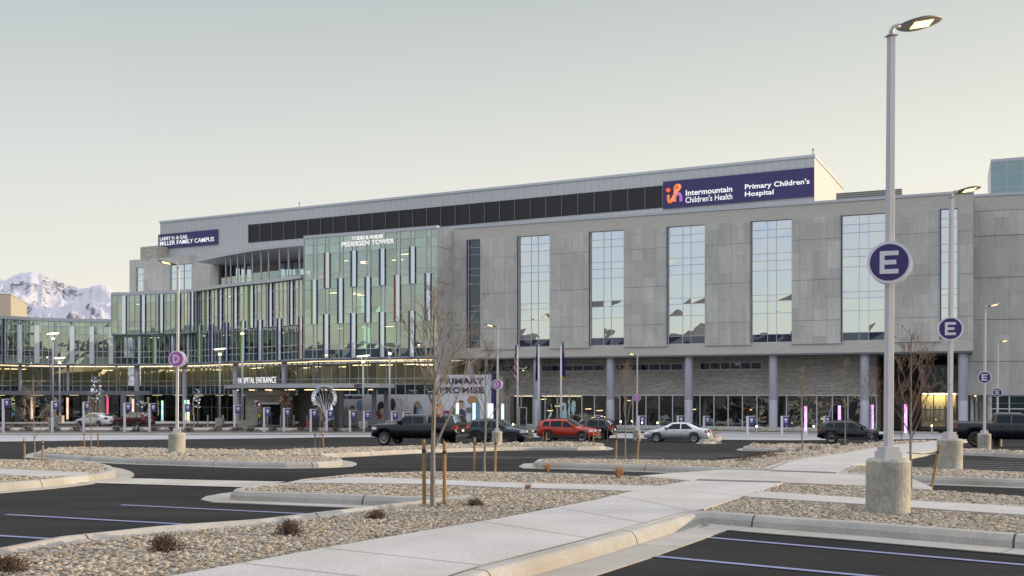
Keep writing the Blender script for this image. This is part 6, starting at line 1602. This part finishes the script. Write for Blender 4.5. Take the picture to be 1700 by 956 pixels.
suv = dict(L=4.65, W=1.88, wheels=(1.38,-1.34), wr=.36, sill=.30, top=[(-2.32,.90),(-2.28,1.15),(-2.05,1.52),(-1.7,1.64),(-.6,1.69),(.1,1.65),(.9,1.16),(1.15,1.08),(1.9,1.0),(2.2,.88),(2.32,.60)],
    belt=[(-2.32,.88),(-1.9,1.08),(0,1.02),(1.0,1.0),(2.0,.92),(2.32,.58)], glass=[[(-1.85,1.14),(-1.28,1.12),(-1.24,1.52),(-1.72,1.50)],[(-1.18,1.11),(-.28,1.08),(-.26,1.56),(-1.14,1.54)],[(-.20,1.08),(.76,1.07),(.16,1.50),(-.18,1.56)]], handles=[(-.8,1.0),(.2,.98)], mirror=(.72,1.10), doors=(-1.2,-.24,.86), hz=.84, tz=1.02, screens=[(.14,.90,"windscreen"),(-2.22,-1.95,"rear_window")], cladding=True, rails=(-1.7,.1), sp=10, tum=.26)
def mod(b, **k): d = dict(b); d.update(k); return d
P_sil, P_red, P_blk, P_gry, P_wht, P_mar = paint("paint_silver",(.50,.51,.53),.6,.3), paint("paint_red",(.42,.035,.015),.3), paint("paint_black",(.004,.004,.005),.0,.25), paint("paint_slate",(.035,.042,.055),.5,.3), paint("paint_white",(.62,.62,.62),.0,.3), paint("paint_maroon",(.10,.010,.012),.3,.3)
car(1126, 733.5, HL, "silver sedan parked alone in the middle of the lot", "car", mod(sedan, bm=P_sil), P_sil)
car(944, 732, HR_, "bright red crossover between the dark grey crossover and the small-D lamp post", "car", suv, P_red)
car(828, 734.5, HR_, "dark grey crossover beside the D lamp post, right of the black pickup", "car", mod(suv, L=4.85, rim=M_rimd), P_gry)
car(975, 728.5, HL, "black crossover mostly hidden behind the red one", "car", suv, P_blk)
car(1414.5, 735.5, HR_, "black crossover with bright alloy wheels, left of the nearest lamp post", "car", mod(suv, L=4.5, W=1.84, wheels=(1.34,-1.30), top=[(-2.25,.85),(-2.2,1.05),(-1.95,1.38),(-1.5,1.52),(-.5,1.57),(.1,1.53),(.95,1.08),(1.2,1.0),(1.9,.92),(2.15,.82),(2.25,.58)], belt=[(-2.25,.84),(-1.85,1.06),(0,.98),(1.0,.95),(2.0,.86),(2.25,.56)], glass=[[(-1.75,1.14),(-1.2,1.06),(-1.18,1.40),(-1.58,1.38)],[(-1.12,1.05),(-.28,1.03),(-.26,1.45),(-1.08,1.42)],[(-.20,1.03),(.78,1.02),(.16,1.40),(-.18,1.45)]], hz=.78, tz=.98, screens=[(.14,.93,"windscreen"),(-2.12,-1.85,"rear_window")], rails=(-1.5,.05), mirror=(.74,1.04), handles=[(-.8,.95),(.2,.93)]), P_blk)
car(158, 708.3, HL, "white hatchback in front of the left glass wing, beyond the charging posts", "car", mod(sedan, L=4.55, W=1.85, top=[(-2.27,.75),(-2.2,1.0),(-1.95,1.18),(-1.3,1.42),(-.3,1.60),(.2,1.58),(1.1,1.08),(1.4,.96),(2.0,.84),(2.2,.72),(2.27,.55)], belt=[(-2.27,.72),(-1.9,1.04),(0,.95),(1.3,.92),(2.0,.78),(2.27,.54)], glass=[[(-1.5,1.12),(-.42,1.04),(-.42,1.46),(-1.0,1.42)],[(-.34,1.04),(.85,1.0),(.2,1.44),(-.34,1.48)]], bm=P_wht, tz=.98, screens=[(.24,1.12,"windscreen"),(-1.9,-1.25,"rear_window")]), P_wht)
car(222, 708.8, HL, "dark red estate car right behind the white hatchback", "car", mod(suv, L=4.85, wheels=(1.45,-1.42)), P_mar)
# pickups
pick = dict(L=5.9, W=2.03, wheels=(2.02,-1.72), wr=.42, sill=.46, tum=.22, top=[(-2.95,1.05),(-2.93,1.36),(-2.85,1.40),(-.93,1.40),(-.90,1.45),(-.80,1.88),(-.55,1.92),(.55,1.91),(1.12,1.44),(1.3,1.38),(2.6,1.33),(2.88,1.27),(2.95,.85)],
    ends=.35, belt=[(-2.95,1.0),(-2.9,1.30),(-.9,1.30),(1.1,1.29),(2.6,1.24),(2.95,.80)], glass=[[(-.72,1.36),(-.02,1.35),(0,1.78),(-.66,1.78)],[(.06,1.35),(1.02,1.34),(.58,1.78),(.08,1.79)]], handles=[(-.45,1.2),(.3,1.2)], mirror=(.92,1.38), doors=(-.82,.02,1.08), hz=1.05, tz=1.18, screens=[(.58,1.14,"windscreen"),(-.90,-.81,"rear_window")], bm=M_chrome, sp=8)
pk = car(697, 738.8, HL, "black pickup with a camper shell behind the nearest bare tree", "pickup", mod(pick, hm=M_chrome, top=[(-2.95,1.05),(-2.93,1.36),(-2.70,1.88),(-2.5,1.95),(-1.04,1.97),(-1.0,1.46),(-.92,1.46),(-.86,1.92),(-.55,1.95),(.55,1.92),(1.12,1.44),(1.3,1.38),(2.6,1.33),(2.88,1.27),(2.95,.85)],
    glass=[[(-2.45,1.42),(-1.05,1.42),(-1.05,1.80),(-2.35,1.80)],[(-.74,1.40),(-.02,1.39),(0,1.80),(-.70,1.80)],[(.06,1.39),(1.06,1.38),(.60,1.80),(.08,1.81)]], screens=[(.58,1.14,"windscreen"),(-2.88,-2.72,"rear_window")]), P_blk, "pickup_truck")
pk2 = car(1676, 742, R(-22), "dark pickup with an open bed parked at the right edge of the photo", "pickup", mod(pick, rim=mat("rim_bronze",(.10,.07,.045),.4,.5), wr=.44, bm=M_trim), paint("paint_midnight",(.006,.006,.013),.1,.25), "pickup_truck")
mb = MB(); mb.box(-2.80,-1.0,-.82,.82,1.401,1.406); mb.build("bed_cover", M_trim, pk2)
# a worker in a yellow vest seen in the porch opening
def person(p, label):
    verts = [(0,0,.95),(0,0,1.2),(0,0,1.42),(0,0,1.52),(0,0,1.62),(0,0,1.74),(.19,0,1.42),(.25,.02,1.15),(.22,-.12,.92),(-.19,0,1.42),(-.25,.02,1.15),(-.22,-.12,.92),(.1,0,.9),(.11,-.02,.5),(.11,.02,.06),(.11,-.14,.03),(-.1,0,.9),(-.11,.0,.5),(-.11,.05,.06),(-.11,-.12,.03)]
    ed = [(0,1),(1,2),(2,3),(3,4),(4,5),(2,6),(6,7),(7,8),(2,9),(9,10),(10,11),(0,12),(12,13),(13,14),(14,15),(0,16),(16,17),(17,18),(18,19)]
    rad = [.15,.14,.15,.06,.085,.075,.075,.05,.035,.075,.05,.035,.10,.07,.05,.04,.10,.07,.05,.04]
    me = bpy.data.meshes.new("person"); me.from_pydata(verts, ed, []); o = bpy.data.objects.new("person", me); COL.objects.link(o)
    sm_ = o.modifiers.new("skin", 'SKIN'); 
    for i, v in enumerate(me.skin_vertices[0].data): v.radius = (rad[i], rad[i]*.8)
    me.skin_vertices[0].data[0].use_root = True
    o.modifiers.new("sub", 'SUBSURF').render_levels = 1
    me2 = bpy.data.meshes.new_from_object(o.evaluated_get(bpy.context.evaluated_depsgraph_get())); bpy.data.objects.remove(o)
    ms = [mat("dark_cloth",(.03,.03,.04),.8), mat("vest_yellow",(.65,.60,.03),.7), mat("skin",(.35,.20,.13),.6), mat("hair_dark",(.03,.02,.015),.7)]
    for m_ in ms: me2.materials.append(m_)
    for f in me2.polygons:
        z = f.center.z; x = abs(f.center.x); f.material_index = 1 if (.98 < z < 1.46 and x < .22) else 3 if z > 1.74 else 2 if z > 1.52 else 0; f.use_smooth = True
    o = bpy.data.objects.new("person", me2); COL.objects.link(o); o.location = p; tag(o, label, "person")
q = EB.pt(EB.s_at(437), .5, 0); person((q.x, q.y, g(q.y)), "person in a yellow safety vest standing at the porch opening under the entrance canopy")
